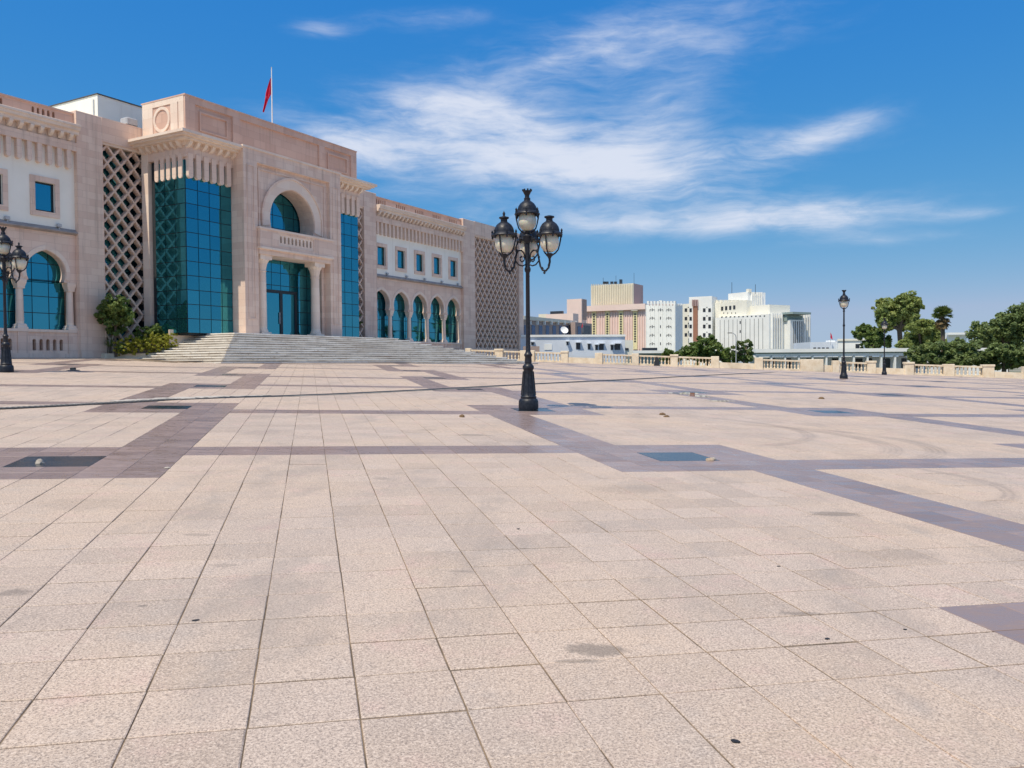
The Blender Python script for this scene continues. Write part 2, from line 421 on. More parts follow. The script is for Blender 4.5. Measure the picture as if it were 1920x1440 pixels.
def granite(q, b):
    P, t, tcx = paving_common(q, b, False)
    s1 = q.noise(P, 82, 3.0, 0.75); s2 = q.noise(P, 105, 2.0, 0.7); big = q.noise(P, 0.32, 4.0, 0.55); mid = q.noise(P, 2.3, 5.0, 0.6)
    c = q.mix(t, (0.445, 0.350, 0.275), (0.575, 0.452, 0.358))
    tint = q.n('ShaderNodeSeparateColor', None, Color=tcx).outputs
    c = q.mix(q.m('MULTIPLY', tint[1], 0.3), c, (0.53, 0.44, 0.37))
    c = q.mix(q.ramp(big, 0.40, 0.66, 0.0, 0.55), c, (0.60, 0.45, 0.325))
    c = q.mix(q.ramp(mid, 0.53, 0.72, 0.0, 0.5), c, (0.60, 0.41, 0.345))
    c = q.mix(q.ramp(mid, 0.46, 0.28, 0.0, 0.42), c, (0.43, 0.37, 0.32))
    c = q.mix(q.ramp(s1, 0.52, 0.62, 0.0, 0.55), c, (0.22, 0.17, 0.14))
    c = q.mix(q.ramp(s2, 0.53, 0.61, 0.0, 0.70), c, (0.20, 0.155, 0.13))
    c = q.mix(q.ramp(s1, 0.46, 0.38, 0.0, 0.6), c, (0.74, 0.61, 0.50))
    nz = q.m('ADD', q.m('MULTIPLY', q.noise(P, 4.0, 4.0, 0.6), 0.55), q.m('MULTIPLY', q.noise(P, 19.0, 6.0, 0.72), 0.45))
    for (px, py, rx, ry, k) in STAINS:
        X = on_ground(px, py)
        c = q.mix(q.m('MULTIPLY', ell(q, P, X.x, X.y, rx, ry, 0.05, nz), k), c, (0.15, 0.125, 0.105))
    grime = q.noise(q.mapping(P, (1.0, 0.45, 1), (0, 0, 0.35)), 1.1, 8.0, 0.72)
    c = q.mix(q.ramp(grime, 0.50, 0.68, 0.0, 0.48), c, (0.30, 0.252, 0.215))
    lg = q.noise(P, 0.9, 5, 0.6)
    for (cx, cy, rad, w) in TYRES:
        c = q.mix(q.m('MULTIPLY', tyre(q, P, cx, cy, rad, w, -1.35, 1.35, lg), 0.42), c, (0.16, 0.13, 0.115))
    q.set(b.inputs['Base Color'], c)
    q.set(b.inputs['Roughness'], q.ramp(big, 0.3, 0.7, 0.62, 0.82))
    bump(q, b, s1, 0.003, 0.35)
TYRES = []
for (px, py, rad, w) in ((1500, 808, 3.1, 0.16), (1640, 828, 3.0, 0.24), (1722, 832, 2.7, 0.22), (1852, 905, 1.7, 0.13)):
    X = on_ground(px, py); TYRES.append((X.x-rad, X.y, rad, w))
GRANITE = material('pinkish_granite_paving', granite, 0.72)
def dkmarble(q, b):
    P, t, tcx = paving_common(q, b, True)
    big = q.noise(P, 0.7, 5, 0.6); v = q.noise(q.mapping(P, (1.2, 3.2, 1), (0, 0, 0.25)), 2.2, 7.0, 0.68, 1.2)
    c = q.mix(t, (0.235, 0.165, 0.138), (0.325, 0.235, 0.20))
    c = q.mix(q.ramp(big, 0.4, 0.7, 0.0, 0.6), c, (0.265, 0.205, 0.185))
    c = q.mix(q.ramp(v, 0.56, 0.78, 0.0, 0.55), c, (0.44, 0.35, 0.30))
    c = q.mix(q.ramp(v, 0.36, 0.2, 0.0, 0.6), c, (0.13, 0.09, 0.078))
    q.set(b.inputs['Base Color'], c)
    q.set(b.inputs['Roughness'], q.ramp(v, 0.35, 0.7, 0.22, 0.52))
DKMARBLE = material('dark_brown_polished_marble', dkmarble, 0.3, Specular__IOR__Level=0.5)
SLATE = plain('blue_black_slate', (0.020, 0.028, 0.036), 0.22, 0.4, 3.0)
def grout(q, b):
    P = q.n('ShaderNodeNewGeometry').outputs['Position']
    n = q.noise(P, 3.0, 5, 0.6)
    q.set(b.inputs['Base Color'], q.mix(q.ramp(n, 0.35, 0.65), (0.10, 0.075, 0.052), (0.26, 0.19, 0.125)))
GROUT = material('sandy_grout', grout, 0.95)
SOIL = plain('dry_soil', (0.16, 0.115, 0.075), 0.95, 0.3, 8.0)
def town(q, b):
    P = q.n('ShaderNodeNewGeometry').outputs['Position']
    n = q.noise(P, 0.02, 6, 0.6)
    q.set(b.inputs['Base Color'], q.mix(q.ramp(n, 0.4, 0.6), (0.10, 0.13, 0.06), (0.32, 0.28, 0.23)))
TOWN = material('town_ground', town, 0.95)

# ------------------------------------------------------------------ ground: town, plaza, paving
mb = MB(); S_ = 4500
mb.v = [(-S_, -S_, -7.0), (S_, -S_, -7.0), (S_, S_, -7.0), (-S_, S_, -7.0)]; mb.f = [[0, 1, 2, 3]]
structure(mb.build('ground', TOWN))
def edge_y(x): return 82.8 - 0.2*x                     # far edge of the terrace, where the balustrade stands
def so(x, y): return x*EX.x + y*EX.y, x*NX.x + y*NX.y - D0
def hall(s, o, z): return EX*s + NX*(o + D0) + Vector((0, 0, z))
def seen(x, y, m, near):
    q = project((x, y, gz(x, y)))
    if q is None: return math.hypot(x, y) < near
    return (-m < q[0] < 1920+m and q[1] < 1440+m*1.2) or math.hypot(x, y) < near
nx_, ny_ = 83, 62
gv, gf, gm = [], [], []
for j in range(ny_+1):
    for i in range(nx_+1):
        x = -91 + 2*i; y = -40 + (edge_y(x) + 0.7 + 40)*j/ny_
        gv.append((x, y, gz(x, y) - 0.0065))
for j in range(ny_):
    for i in range(nx_):
        a = j*(nx_+1)+i; gf.append((a, a+1, a+nx_+2, a+nx_+1))
        cx = sum(gv[k][0] for k in gf[-1])/4; cy = sum(gv[k][1] for k in gf[-1])/4
        gm.append(1 if seen(cx, cy, 60, 3.0) and so(cx, cy)[1] > 2 else 0)
me = bpy.data.meshes.new('plaza'); me.from_pydata(gv, [], gf)
me.materials.append(GRANITE); me.materials.append(GROUT)
me.polygons.foreach_set('material_index', gm)
plaza = structure(link('plaza', me))
# retaining wall below the terrace edge
mb = MB()
for i in range(nx_):
    x0, x1 = -91+2*i, -89+2*i
    k = len(mb.v)
    for x, dy in ((x0, 0.0), (x1, 0.0), (x1, -0.5), (x0, -0.5)):
        mb.v.append((x, edge_y(x)+0.7+dy, -7.2))
    for x, dy in ((x0, 0.0), (x1, 0.0), (x1, -0.5), (x0, -0.5)):
        mb.v.append((x, edge_y(x)+0.7+dy, gz(x, edge_y(x)+0.7)-0.03))
    for q in ((0, 1, 5, 4), (1, 2, 6, 5), (2, 3, 7, 6), (3, 0, 4, 7), (4, 5, 6, 7)):
        mb.f.append([k+t for t in q])
rw = mb.build('retaining_wall', LIME); tag(rw, 'pale limestone retaining wall below the far balustrade', 'wall')

# tiles: 18 to a period in both directions (6 in a node, 12 in a panel)
P0, PN, PP = -4.41, 2.77/6, 5.48/12
Q0, QN, QP = 9.71, 2.64/6, 5.37/12
def grid(c0, n, p, idx):
    k, i = divmod(idx, 18)
    return c0 + k*(6*n+12*p) + (i*n if i <= 6 else 6*n + (i-6)*p)
def kind_of(ip, iq):
    k, i = divmod(ip, 18); j, l = divmod(iq, 18)
    a, b = i < 6, l < 6
    if a and b:
        return 2 if (i in (2, 3) and l in (2, 3)) else 1
    ev = (k+j) % 2 == 0
    if a: return 1 if (i in (4, 5) if ev else i in (0, 1)) else 0
    if b: return 1 if (l in (4, 5) if ev else l in (0, 1)) else 0
    return 0
rng = np.random.default_rng(5)
def unit_tile(name, mat, chips):
    """1 x 1 tile with worn, slightly chipped edges"""
    b_ = 0.007
    me = bpy.data.meshes.new(name)
    o = [(-.5, -.5), (.5, -.5), (.5, .5), (-.5, .5)]
    v = [(x, y, -0.02) for x, y in o] + [(x, y, -0.003) for x, y in o]
    for k, (x, y) in enumerate(o):
        c = b_ + chips[k]; v.append((x*(1-2*c), y*(1-2*c), 0.0))
    f = [[8, 9, 10, 11]]
    for k in range(4):
        n_ = (k+1) % 4
        f.append([k, n_, 4+n_, 4+k]); f.append([4+k, 4+n_, 8+n_, 8+k])
    me.from_pydata(v, [], f); me.materials.append(mat)
    return me
light_meshes = [unit_tile('paving_tile', GRANITE, [max(0, random.gauss(0, 0.008)) for _ in range(4)]) for _ in range(6)]
dark_mesh = unit_tile('marble_slab', DKMARBLE, [0]*4)
slate_mesh = unit_tile('slate_panel', SLATE, [0]*4)
cells = []
for iq in range(-26, 190):
    q0, q1 = grid(Q0, QN, QP, iq), grid(Q0, QN, QP, iq+1)
    for ip in range(-90, 170):
        p0, p1 = grid(P0, PN, PP, ip), grid(P0, PN, PP, ip+1)
        kd = kind_of(ip, iq)
        if kd == 2:                                   # one slate panel covers 2 x 2 tiles
            if not (ip % 18 == 2 and iq % 18 == 2): continue
            p1, q1 = grid(P0, PN, PP, ip+2), grid(Q0, QN, QP, iq+2)
        c = TP*((p0+p1)/2) + TQ*((q0+q1)/2)
        x, y = c
        if y > edge_y(x) - 0.2 or not seen(x, y, 240, 3.5): continue
        s, o = so(x, y)
        if o < 0.15 or (30.3 < s < 62 and o < 8.5): continue
        pr = project((x, y, gz(x, y)))
        inview = pr is not None and -60 < pr[0] < 1980 and pr[1] < 1500
        cells.append((pr[2] if inview else 1e3 + math.hypot(x, y), x, y, p1-p0, q1-q0, kd))
cells.sort()
ca, sa = math.cos(-AZT), math.sin(-AZT)
def tile_matrix(x, y, w, h, gap, lift):
    fx, fy = w-gap, h-gap*1.5
    n_ = Vector((-GA - 0.0, -GB, 1)).normalized()
    ux = Vector((TP.x, TP.y, gz(x+TP.x, y+TP.y)-gz(x, y))).normalized()
    uy = Vector((TQ.x, TQ.y, gz(x+TQ.x, y+TQ.y)-gz(x, y))).normalized()
    uz = ux.cross(uy)
    tx, ty = random.gauss(0, 0.0022), random.gauss(0, 0.0022)
    ux2, uy2 = (ux + uz*tx)*fx, (uy + uz*ty)*fy
    jx, jy = random.gauss(0, 0.0012), random.gauss(0, 0.0012)
    return Matrix(((ux2.x, uy2.x, uz.x, x+jx), (ux2.y, uy2.y, uz.y, y+jy), (ux2.z, uy2.z, uz.z, gz(x, y)+lift), (0, 0, 0, 1)))
rest = {0: [], 1: []}
cnt = {0: 0, 1: 0, 2: 0}
for (d_, x, y, w, h, kd) in cells:
    gap = (random.choice((0.005, 0.007, 0.009)) if kd == 0 else 0.0035)
    M = tile_matrix(x, y, w, h, gap, random.gauss(0, 0.0008) if kd == 0 else 0.0005)
    cnt[kd] += 1
    if kd == 2:
        link('slate_panel', slate_mesh, plaza, M)
    elif cnt[kd] <= (300 if kd == 0 else 160):
        link('paving_tile' if kd == 0 else 'marble_slab', random.choice(light_meshes) if kd == 0 else dark_mesh, plaza, M)
    else:
        rest[kd].append(M)
for kd, nm, msh in ((0, 'paving_tiles', light_meshes[0]), (1, 'marble_slabs', dark_mesh)):
    base = np.array([tuple(v.co)+(1.0,) for v in msh.vertices]); nf = np.array([list(p.vertices) for p in msh.polygons])
    Ms = np.array([[list(r) for r in M] for M in rest[kd]])
    V = np.einsum('nij,kj->nki', Ms, base)[:, :, :3].reshape(-1, 3)
    F = (nf[None] + np.arange(len(Ms))[:, None, None]*len(base)).reshape(-1, 4)
    tint = np.repeat(rng.random(len(Ms)), len(base))
    o = link(nm, np_mesh(nm, V, F, GRANITE if kd == 0 else DKMARBLE, tint), plaza); o['kind'] = 'stuff'

# ------------------------------------------------------------------ drain across the plaza
dr_px = [(-120, 772), (0, 766.5), (115, 761), (235, 754.5), (330, 749), (420, 745.5), (520, 743), (640, 738.5), (800, 731), (990, 720.5), (1200, 710.5), (1450, 698.5)]
dr = [on_ground(*q) for q in dr_px]
STEEL = plain('galvanised_steel', (0.15, 0.145, 0.14), 0.7, 0.35, 20.0, Metallic=0.1)
CONC = plain('broken_concrete', (0.46, 0.42, 0.37), 0.95, 0.25, 7.0)
drain = thing('drain_channel', 'long narrow drain with steel grating running across the paving towards the balustrade', 'drain', loc=tuple(dr[1]))
DI = Matrix.Translation(-Vector(dr[1]))
def strip(name, mat, pts, w0, w1, lift, off=0.0, rag=0.0, sub=10):
    m_ = MB(); prev = None; n = (len(pts)-1)*sub
    rows = []
    for i in range(n+1):
        k = min(i//sub, len(pts)-2); t = i/sub - k
        a, b = pts[k], pts[k+1]; X = a.lerp(b, t)
        d = Vector((b.x-a.x, b.y-a.y)).normalized(); nn = Vector((-d.y, d.x))
        w = (w0 + (w1-w0)*i/n)/2
        l_ = Vector((X.x, X.y)) + nn*(off + w + random.uniform(-rag, rag)); r_ = Vector((X.x, X.y)) + nn*(off - w + random.uniform(-rag, rag))
        rows.append((m_.p(l_.x, l_.y, gz(l_.x, l_.y)+lift), m_.p(r_.x, r_.y, gz(r_.x, r_.y)+lift)))
    for A, B in zip(rows, rows[1:]): m_.f.append([A[0], A[1], B[1], B[0]])
    me = m_.mesh(name, mat)
    if me.polygons[0].normal.z < 0: me.flip_normals()
    o = link(name, me, drain); o.matrix_local = DI.copy(); return o
strip('channel', DARK, dr, 0.42, 0.46, 0.006)
strip('kerb_edge', CONC, dr[:5], 0.09, 0.07, 0.010, 0.25, 0.03)
strip('kerb_edge', CONC, dr[3:7], 0.45, 0.25, 0.010, 0.36, 0.10, 16)
strip('kerb_edge', CONC, dr[6:10], 0.09, 0.06, 0.010, -0.26, 0.02)
strip('kerb_edge', CONC, dr[4:6], 0.16, 0.10, 0.014, 0.02, 0.06, 18)
bar = MB().box(-0.022, 0.022, -0.21, 0.21, 0.0, 0.012).mesh('grate_bar', STEEL)
L = 0.0
for a, b in zip(dr[:4], dr[1:5]):
    n_ = int((b-a).length/0.11); ang = math.atan2(b.y-a.y, b.x-a.x)
    for i in range(n_):
        X = a.lerp(b, i/n_)
        link('grate_bar', bar, drain, DI @ Matrix.Translation((X.x, X.y, gz(X.x, X.y)+0.010)) @ Matrix.Rotation(ang+random.gauss(0, .02), 4, 'Z'))

# ------------------------------------------------------------------ the palace
RZ = math.atan2(EX.y, EX.x)
hallr = thing('city_hall', 'long pink stone palace with teal glass bays, stone lattices, portal arch and a rooftop flag', 'building', loc=tuple(NX*D0), rz=RZ)
HM = lambda a, b, c: (a, -b, c)                        # (along front, outward, up)
def H(): return MB(HM)
def arc(cx, cz, r, a0, a1, n):
    return [(cx + r*math.cos(a0+(a1-a0)*i/n), cz + r*math.sin(a0+(a1-a0)*i/n)) for i in range(n+1)]
def rect(a0, a1, c0, c1): return [(a0, c0), (a1, c0), (a1, c1), (a0, c1)]
def slot(cx, c0, c1, w):
    h = w/2
    return [(cx-h, c0), (cx+h, c0)] + arc(cx, c1-h, h, 0, math.pi, 6)
def arch_outline(cx, r, zc, zspring, pt=0.10, lobes=-0.42):
    """open horseshoe arch from left springing to right springing (a, c)"""
    out = []
    N = 22
    for i in range(N+1):
        a = (math.pi - lobes) + (2*lobes - math.pi)*i/N
        x, z = cx + r*math.cos(a), zc + r*math.sin(a)
        k = max(0.0, 1 - abs(x-cx)/(r*0.75))
        out.append((x, z + pt*k*k))
    return out
def shift(sq): return sq

# --- wings: arcades, upper walls, windows, cornices
BAY = 2.97
fin_mesh = None
def fin(w, h, d):
    m_ = MB(HM)
    out = [(-w/2, 0)] + [(-w/2, -h+w/2)] + arc(0, -h+w/2, w/2, math.pi, 2*math.pi, 6)[1:-1] + [(w/2, -h+w/2), (w/2, 0)]
    m_.plate(out, [], 0, d)
    return m_.mesh('corbel_fin', STONE)
FIN = fin(0.27, 1.12, 0.27); FIN_BAY = fin(0.36, 1.55, 0.62)
def bracket(w, d, h):
    m_ = MB(HM)
    prof = [(0, 0), (d, 0), (d, -h*0.25)] + [(d*(1-0.85*t), -h*(0.25+0.75*t**0.6)) for t in (0.25, 0.5, 0.75, 1.0)] + [(0, -h)]
    m_.extrude_profile(prof, -w/2, w/2)
    return m_.mesh('bracket', STONE_L)
BRK = bracket(0.20, 0.34, 0.36); BRK_BAY = bracket(0.22, 0.42, 0.40)
COLSHAFT = MB(HM).lathe([(0.21, 4.02), (0.205, 4.6), (0.185, 6.05)], seg=14).mesh('shaft', STONE_L, True)
def sq_lathe(prof, name, mat):
    m_ = MB(HM)
    for (h0, z0), (h1, z1) in zip(prof, prof[1:]):
        i = [m_.p(a, b, c) for (hh, c) in ((h0, z0), (h1, z1)) for a, b in ((-hh, -hh), (hh, -hh), (hh, hh), (-hh, hh))]
        for k in range(4): m_.f.append([i[k], i[(k+1) % 4], i[4+(k+1) % 4], i[4+k]])
    n4 = len(m_.v)
    m_.f.append([0, 1, 2, 3]); m_.f.append([n4-4, n4-3, n4-2, n4-1])
    return m_.mesh(name, mat)
COLCAP = sq_lathe([(0.185, 6.05), (0.21, 6.07), (0.20, 6.14), (0.26, 6.36), (0.275, 6.44), (0.285, 6.56)], 'capital', STONE_L)
COLBASE = sq_lathe([(0.30, 3.74), (0.30, 3.84), (0.25, 3.90), (0.255, 3.97), (0.21, 4.03)], 'base', STONE_L)
def cornice_profile(d, z0, z1, back):
    h = z1-z0
    return [(back, z0), (d*0.22, z0), (d*0.24, z0+h*0.40), (d*0.70, z0+h*0.43), (d*0.72, z0+h*0.60), (d*0.88, z0+h*0.66), (d*0.92, z0+h*0.82), (d, z0+h*0.86), (d, z1-0.02), (d-0.03, z1), (back, z1)]
def wing(s0, s1, centres, cols, zb):
    """arcaded wing from s0 to s1; the arches stand at the centres"""
    # plinth with slotted parapets
    holes = []
    for c in centres:
        holes += [slot(c + k*0.40, 2.52, 3.18, 0.21) for k in (-2, -1, 0, 1, 2)]
    w = H().plate(rect(s0, s1, zb, 3.58), holes, 0.02, -0.28); w.build('parapet_wall', STONE, hallr)
    H().box(s0, s1, 0.10, -0.34, 3.58, 3.74).build('coping', STONE_L, hallr)
    H().box(s0, s1, -0.45, -0.6, zb, 3.58).build('plinth_backing', STONE, hallr)
    H().box(s0, s1, 0.12, 0.02, zb, 2.34).build('plinth', STONE, hallr)
    for c in cols:
        H().bbox(c-0.31, c+0.31, 0.07, 0.02, 2.34, 3.58, 0.015).build('pedestal', STONE, hallr)
    # arcade wall
    R_, zc, zs = 1.16, 7.10, 6.56
    pts = [(s0, 9.5), (s0, zs)]
    for c in centres:
        A = arch_outline(c, R_, zc, zs)
        pts += [(A[0][0], zs)] + A + [(A[-1][0], zs)]
    pts += [(s1, zs), (s1, 9.5)]
    H().plate(pts, [], 0.0, -0.46).build('arcade_wall', STONE, hallr)
    for c in centres:
        i_, o_ = arch_outline(c, R_+0.03, zc, zs, 0.10, -0.30), arch_outline(c, R_+0.27, zc, zs, 0.13, -0.30)
        H().plate(i_ + o_[::-1], [], 0.045, -0.02).build('archivolt', STONE_L, hallr)
        pane_grid(c-1.48, c+1.48, 3.76, 8.6, -0.66, 3, 5)
    for c in cols:
        k = thing_part('column', c, -0.23)
        link('shaft', COLSHAFT, k); link('capital', COLCAP, k); link('base', COLBASE, k)
    # ledge, upper wall, windows
    H().extrude_profile([(-0.3, 9.44), (0.06, 9.44), (0.26, 9.52), (0.26, 9.58), (0.0, 9.78), (-0.3, 9.78)], s0, s1).build('ledge', LEDGE, hallr)
    wh = [rect(c-0.59, c+0.59, 10.58, 12.28) for c in centres]
    H().plate(rect(s0, s1, 9.78, 14.5), wh, 0.0, -0.35).build('upper_wall', STUCCO, hallr)
    for c in centres:
        f_ = H().plate(rect(c-0.86, c+0.86, 10.29, 12.59), [rect(c-0.585, c+0.585, 10.585, 12.275)], 0.075, 0.003).build('window', STONE, hallr)
        H().plate(rect(c-0.588, c+0.588, 10.59, 12.27), [rect(c-0.50, c+0.50, 10.68, 12.18)], -0.12, -0.20).build('frame', MULL, f_)
        H().box(c-0.51, c+0.51, -0.16, -0.18, 10.67, 12.19).build('pane', GLASS, f_)
        fl = thing_part('ledge_floodlight', c+0.75, 0.12)
        MB(HM).box(-0.03, 0.03, -0.04, 0.04, 9.66, 9.80).bbox(-0.13, 0.13, -0.09, 0.09, 9.80, 9.98, 0.02).build('lamp_box', ALU, fl)
    # frieze of hanging fins, brackets, cornice, pierced parapet
    n_ = int((s1-s0-0.3)/0.583); st0 = s1-0.45 if s0 < 40 else s0+0.30
    H().box(s0, s1, 0.30, -0.3, 14.42, 14.92).build('frieze', STONE, hallr)
    for k in range(n_+1):
        a = st0 + (-k if s0 < 40 else k)*0.583
        if not (s0+0.1 < a < s1-0.1): continue
        link('corbel_fin', FIN, hallr, Matrix.Translation((a, 0, 14.423)))
        link('bracket', BRK, hallr, Matrix.Translation((a, -0.27, 15.34)))
    H().extrude_profile(cornice_profile(0.8, 14.92, 15.92, -0.3), s0, s1).build('cornice', STONE_L, hallr)
    hs_ = []
    for c in centres:
        hs_ += [slot(c + k*0.30, 16.08, 16.50, 0.15) for k in (-2, -1, 0, 1, 2)]
    H().plate(rect(s0, s1, 15.90, 16.64), hs_, 0.05, -0.22).build('roof_parapet', STONE_RED, hallr)
    H().box(s0, s1, -0.45, -0.5, 15.90, 16.60).build('parapet_backing', STONE_RED, hallr)
    H().box(s0, s1, 0.11, -0.52, 16.64, 16.74).build('parapet_coping', STONE_RED, hallr)
def thing_part(name, a, b):
    o = bpy.data.objects.new(name, None); COL.objects.link(o); o.parent = hallr; o.location = (a, -b, 0); return o
LEDGE = plain('grey_ledge', (0.34, 0.30, 0.28), 0.9, 0.15, 2.0)
ALU = plain('light_metal', (0.45, 0.46, 0.47), 0.5, 0.1)
def pane_grid(a0, a1, c0, c1, off, nc, nr, axis='front', gapw=0.045, tilt=0.005):
    """curtain wall: a dark mullion sheet with one pane object per opening"""
    if axis == 'front':
        fr = H().box(a0, a1, off-0.03, off-0.09, c0, c1).build('curtain_wall', MULL, hallr)
    else:
        fr = H().box(axis+0.03, axis+0.09, a0, a1, c0, c1).build('curtain_wall', MULL, hallr)
    w, h = (a1-a0)/nc, (c1-c0)/nr
    me = MB(HM)
    if axis == 'front': me.box(-w/2+gapw/2, w/2-gapw/2, -0.012, 0.012, -h/2+gapw/2, h/2-gapw/2)
    else: me.box(-0.012, 0.012, -w/2+gapw/2, w/2-gapw/2, -h/2+gapw/2, h/2-gapw/2)
    me = me.mesh('pane', GLASS)
    for i in range(nc):
        for j in range(nr):
            a = a0 + (i+.5)*w; c = c0 + (j+.5)*h
            loc = (a, -off, c) if axis == 'front' else (axis, -a, c)
            M = Matrix.Translation(loc) @ Matrix.Rotation(random.gauss(0, tilt), 4, 'X') @ Matrix.Rotation(random.gauss(0, tilt), 4, 'Z')
            link('pane', me, fr, M)
    return fr

# --- pierced lattices
def lattice_block(w, h, d):
    m_ = MB(HM)
    outer = [(0, -h/2), (w/2, 0), (0, h/2), (-w/2, 0)]
    # ogee star hole: rounded lozenge pinched at its four points
    hole = []
    N = 72
    for i in range(N):
        a = 2*math.pi*i/N
        e_ = 1/(abs(math.cos(a)) + abs(math.sin(a)))
        fold = abs(((a + math.pi/4) % (math.pi/2)) - math.pi/4)        # 0 at the points, pi/4 at mid edge
        k = 0.84 - 0.03*math.exp(-(fold/0.10)**2) - 0.13*math.exp(-((fold-0.785)/0.085)**2)
        hole.append((w/2*k*e_*math.cos(a), h/2*k*e_*math.sin(a)))
    m_.plate(outer, [hole], 0.0, -d)
    # small curls on the inner edge
    return m_.mesh('lattice_block', STONE_L if False else STONE)
def lattice(a0, a1, c0, c1, off, w, h, d, inset):
    la = thing_part('lattice', 0, 0)
    me = lattice_block(w, h, d)
    nr = int((c1-c0)/(h/2))+2; nc = int((a1-a0)/w)+2
    for r_ in range(nr+1):
        for c_ in range(nc+1):
            a = a0 + c_*w + (w/2 if r_ % 2 else 0) - 0.02; c = c0 + r_*h/2
            if a > a1+w*0.3 or c > c1+h*0.35 or a < a0-w*0.35 or c < c0-h*0.35: continue
            link('lattice_block', me, la, Matrix.Translation((a, -off, c)))
    H().box(a0-0.3, a1+0.3, off-1.0, off-1.05, c0-0.3, c1+0.3).build('glazing', GLASS, hallr)

ZB = 1.05
wing(15.0, 30.10, [28.28-BAY*k for k in range(5)], [29.80-BAY*k for k in range(5)], ZB)
wing(58.30, 72.70, [59.30+BAY*k for k in range(5)], [60.80+BAY*k for k in range(5)], ZB)
# pier and lattice beside the portal bay
def pier(a0, a1, z1, d=0.28, z0=ZB):
    H().bbox(a0, a1, d, -1.2, z0, z1, 0.03).build('pier', STONE, hallr)
pier(30.10, 31.78, 16.90); pier(56.60, 58.30, 16.90); pier(72.70, 75.05, 16.86); pier(84.82, 85.92, 16.86)
H().box(30.13, 31.75, 0.32, 0.285, ZB, 2.4).build('plinth', STONE, hallr)
for (a0, a1) in ((31.78, 34.60), (50.90, 56.60), (75.05, 84.82)):
    H().box(a0, a1, 0.277, -1.1, 15.42, 16.897).build('lintel', STONE, hallr)
    H().box(a0, a1, 0.20, -1.1, 15.28, 15.42).build('lintel_step', STONE_L, hallr)
    H().box(a0, a1, 0.20, -0.9, ZB, 3.2).build('lattice_sill', STONE, hallr)
lattice(31.78, 34.60, 3.2, 15.3, 0.10, 0.93, 1.10, 0.36, 0)
lattice(52.0, 56.60, 3.2, 15.3, 0.10, 0.93, 1.10, 0.36, 0)
lattice(75.05, 84.82, 2.9, 15.3, 0.10, 0.93, 1.10, 0.36, 0)

# --- body behind the front
def hbox(name, mat, *b): return H().box(*b).build(name, mat, hallr)
hbox('wing_body', STUCCO, 15.0, 34.7, -1.6, -22, ZB, 15.9)
hbox('wing_body', STUCCO, 50.9, 85.9, -1.6, -22, ZB, 15.9)
hbox('core', DARK, 34.75, 50.75, 1.2, -20, 3.5, 15.6)
hbox('core', DARK, 34.75, 38.9, 4.15, 1.2, 3.5, 14.6)
hbox('core', DARK, 46.9, 50.75, 4.15, 1.2, 3.5, 14.6)
# --- glass bays with stone heads
ZP = 3.62
pane_grid(34.56, 38.17, ZP, 14.4, 4.34, 4, 12)
pane_grid(47.60, 50.95, ZP, 14.4, 4.34, 4, 12)
pane_grid(1.45, 4.32, ZP, 14.4, 0, 3, 12, axis=34.56)
for sgn, s_in in ((1, 34.50), (-1, 51.0)):
    a0, a1 = sorted((s_in, s_in + sgn*3.70)); 
    hbox('bay_head', STONE, a0, a1, 4.52, 4.0, 14.55, 15.25)
    hbox('bay_soffit', STONE, a0, a1, 4.0, 0.3, 14.62, 15.25)
    aa, bb = sorted((s_in+sgn*0.03, s_in + sgn*0.5))
    hbox('bay_pilaster', STONE_L, aa-(0.05 if sgn > 0 else 0), bb+(0.05 if sgn < 0 else 0), 0.92, 0.28, ZB, 15.25)
    a2, b2_ = sorted((s_in+sgn*0.26, s_in + sgn*0.6)); hbox('bay_pilaster_step', STONE_L, a2, b2_, 1.47, 0.92, ZB, 14.62)
    # fins at the front and on the return
    for k in range(6):
        a = s_in + sgn*(0.30 + k*0.60)
        link('corbel_fin', FIN_BAY, hallr, Matrix.Translation((a, -3.98, 14.80)))
    for k in range(5):
        b = 1.75 + k*0.56
        M = Matrix.Translation((s_in + sgn*0.58, -b, 14.80)) @ Matrix.Rotation(R(-90 if sgn > 0 else 90), 4, 'Z')
        link('corbel_fin', FIN_BAY, hallr, M)
    # narrow stone frame next to the portal and cornice with brackets
    o_ = 1.0
    A0, A1 = (s_in-o_, s_in+3.75) if sgn > 0 else (s_in-3.45, s_in+o_)
    for (d, z0, z1) in ((0.10, 15.25, 15.50), (0.62, 15.50, 15.64), (0.85, 15.64, 15.76), (1.0, 15.76, 15.93)):
        if sgn > 0: hbox('cornice', STONE_L, s_in-d, A1, 4.5+d, -0.4, z0, z1)
        else: hbox('cornice', STONE_L, A0, s_in+d, 4.5+d, -0.4, z0, z1)
    for k in range(7):
        a = s_in + sgn*(0.1+k*0.58)
        if sgn < 0 and k > 5: continue
        link('bracket', BRK_BAY, hallr, Matrix.Translation((a, -4.51, 15.51)))
    if sgn > 0:
        for k in range(7):
            link('bracket', BRK_BAY, hallr, Matrix.Translation((s_in, -(0.7+k*0.58), 15.51)) @ Matrix.Rotation(R(-90), 4, 'Z'))
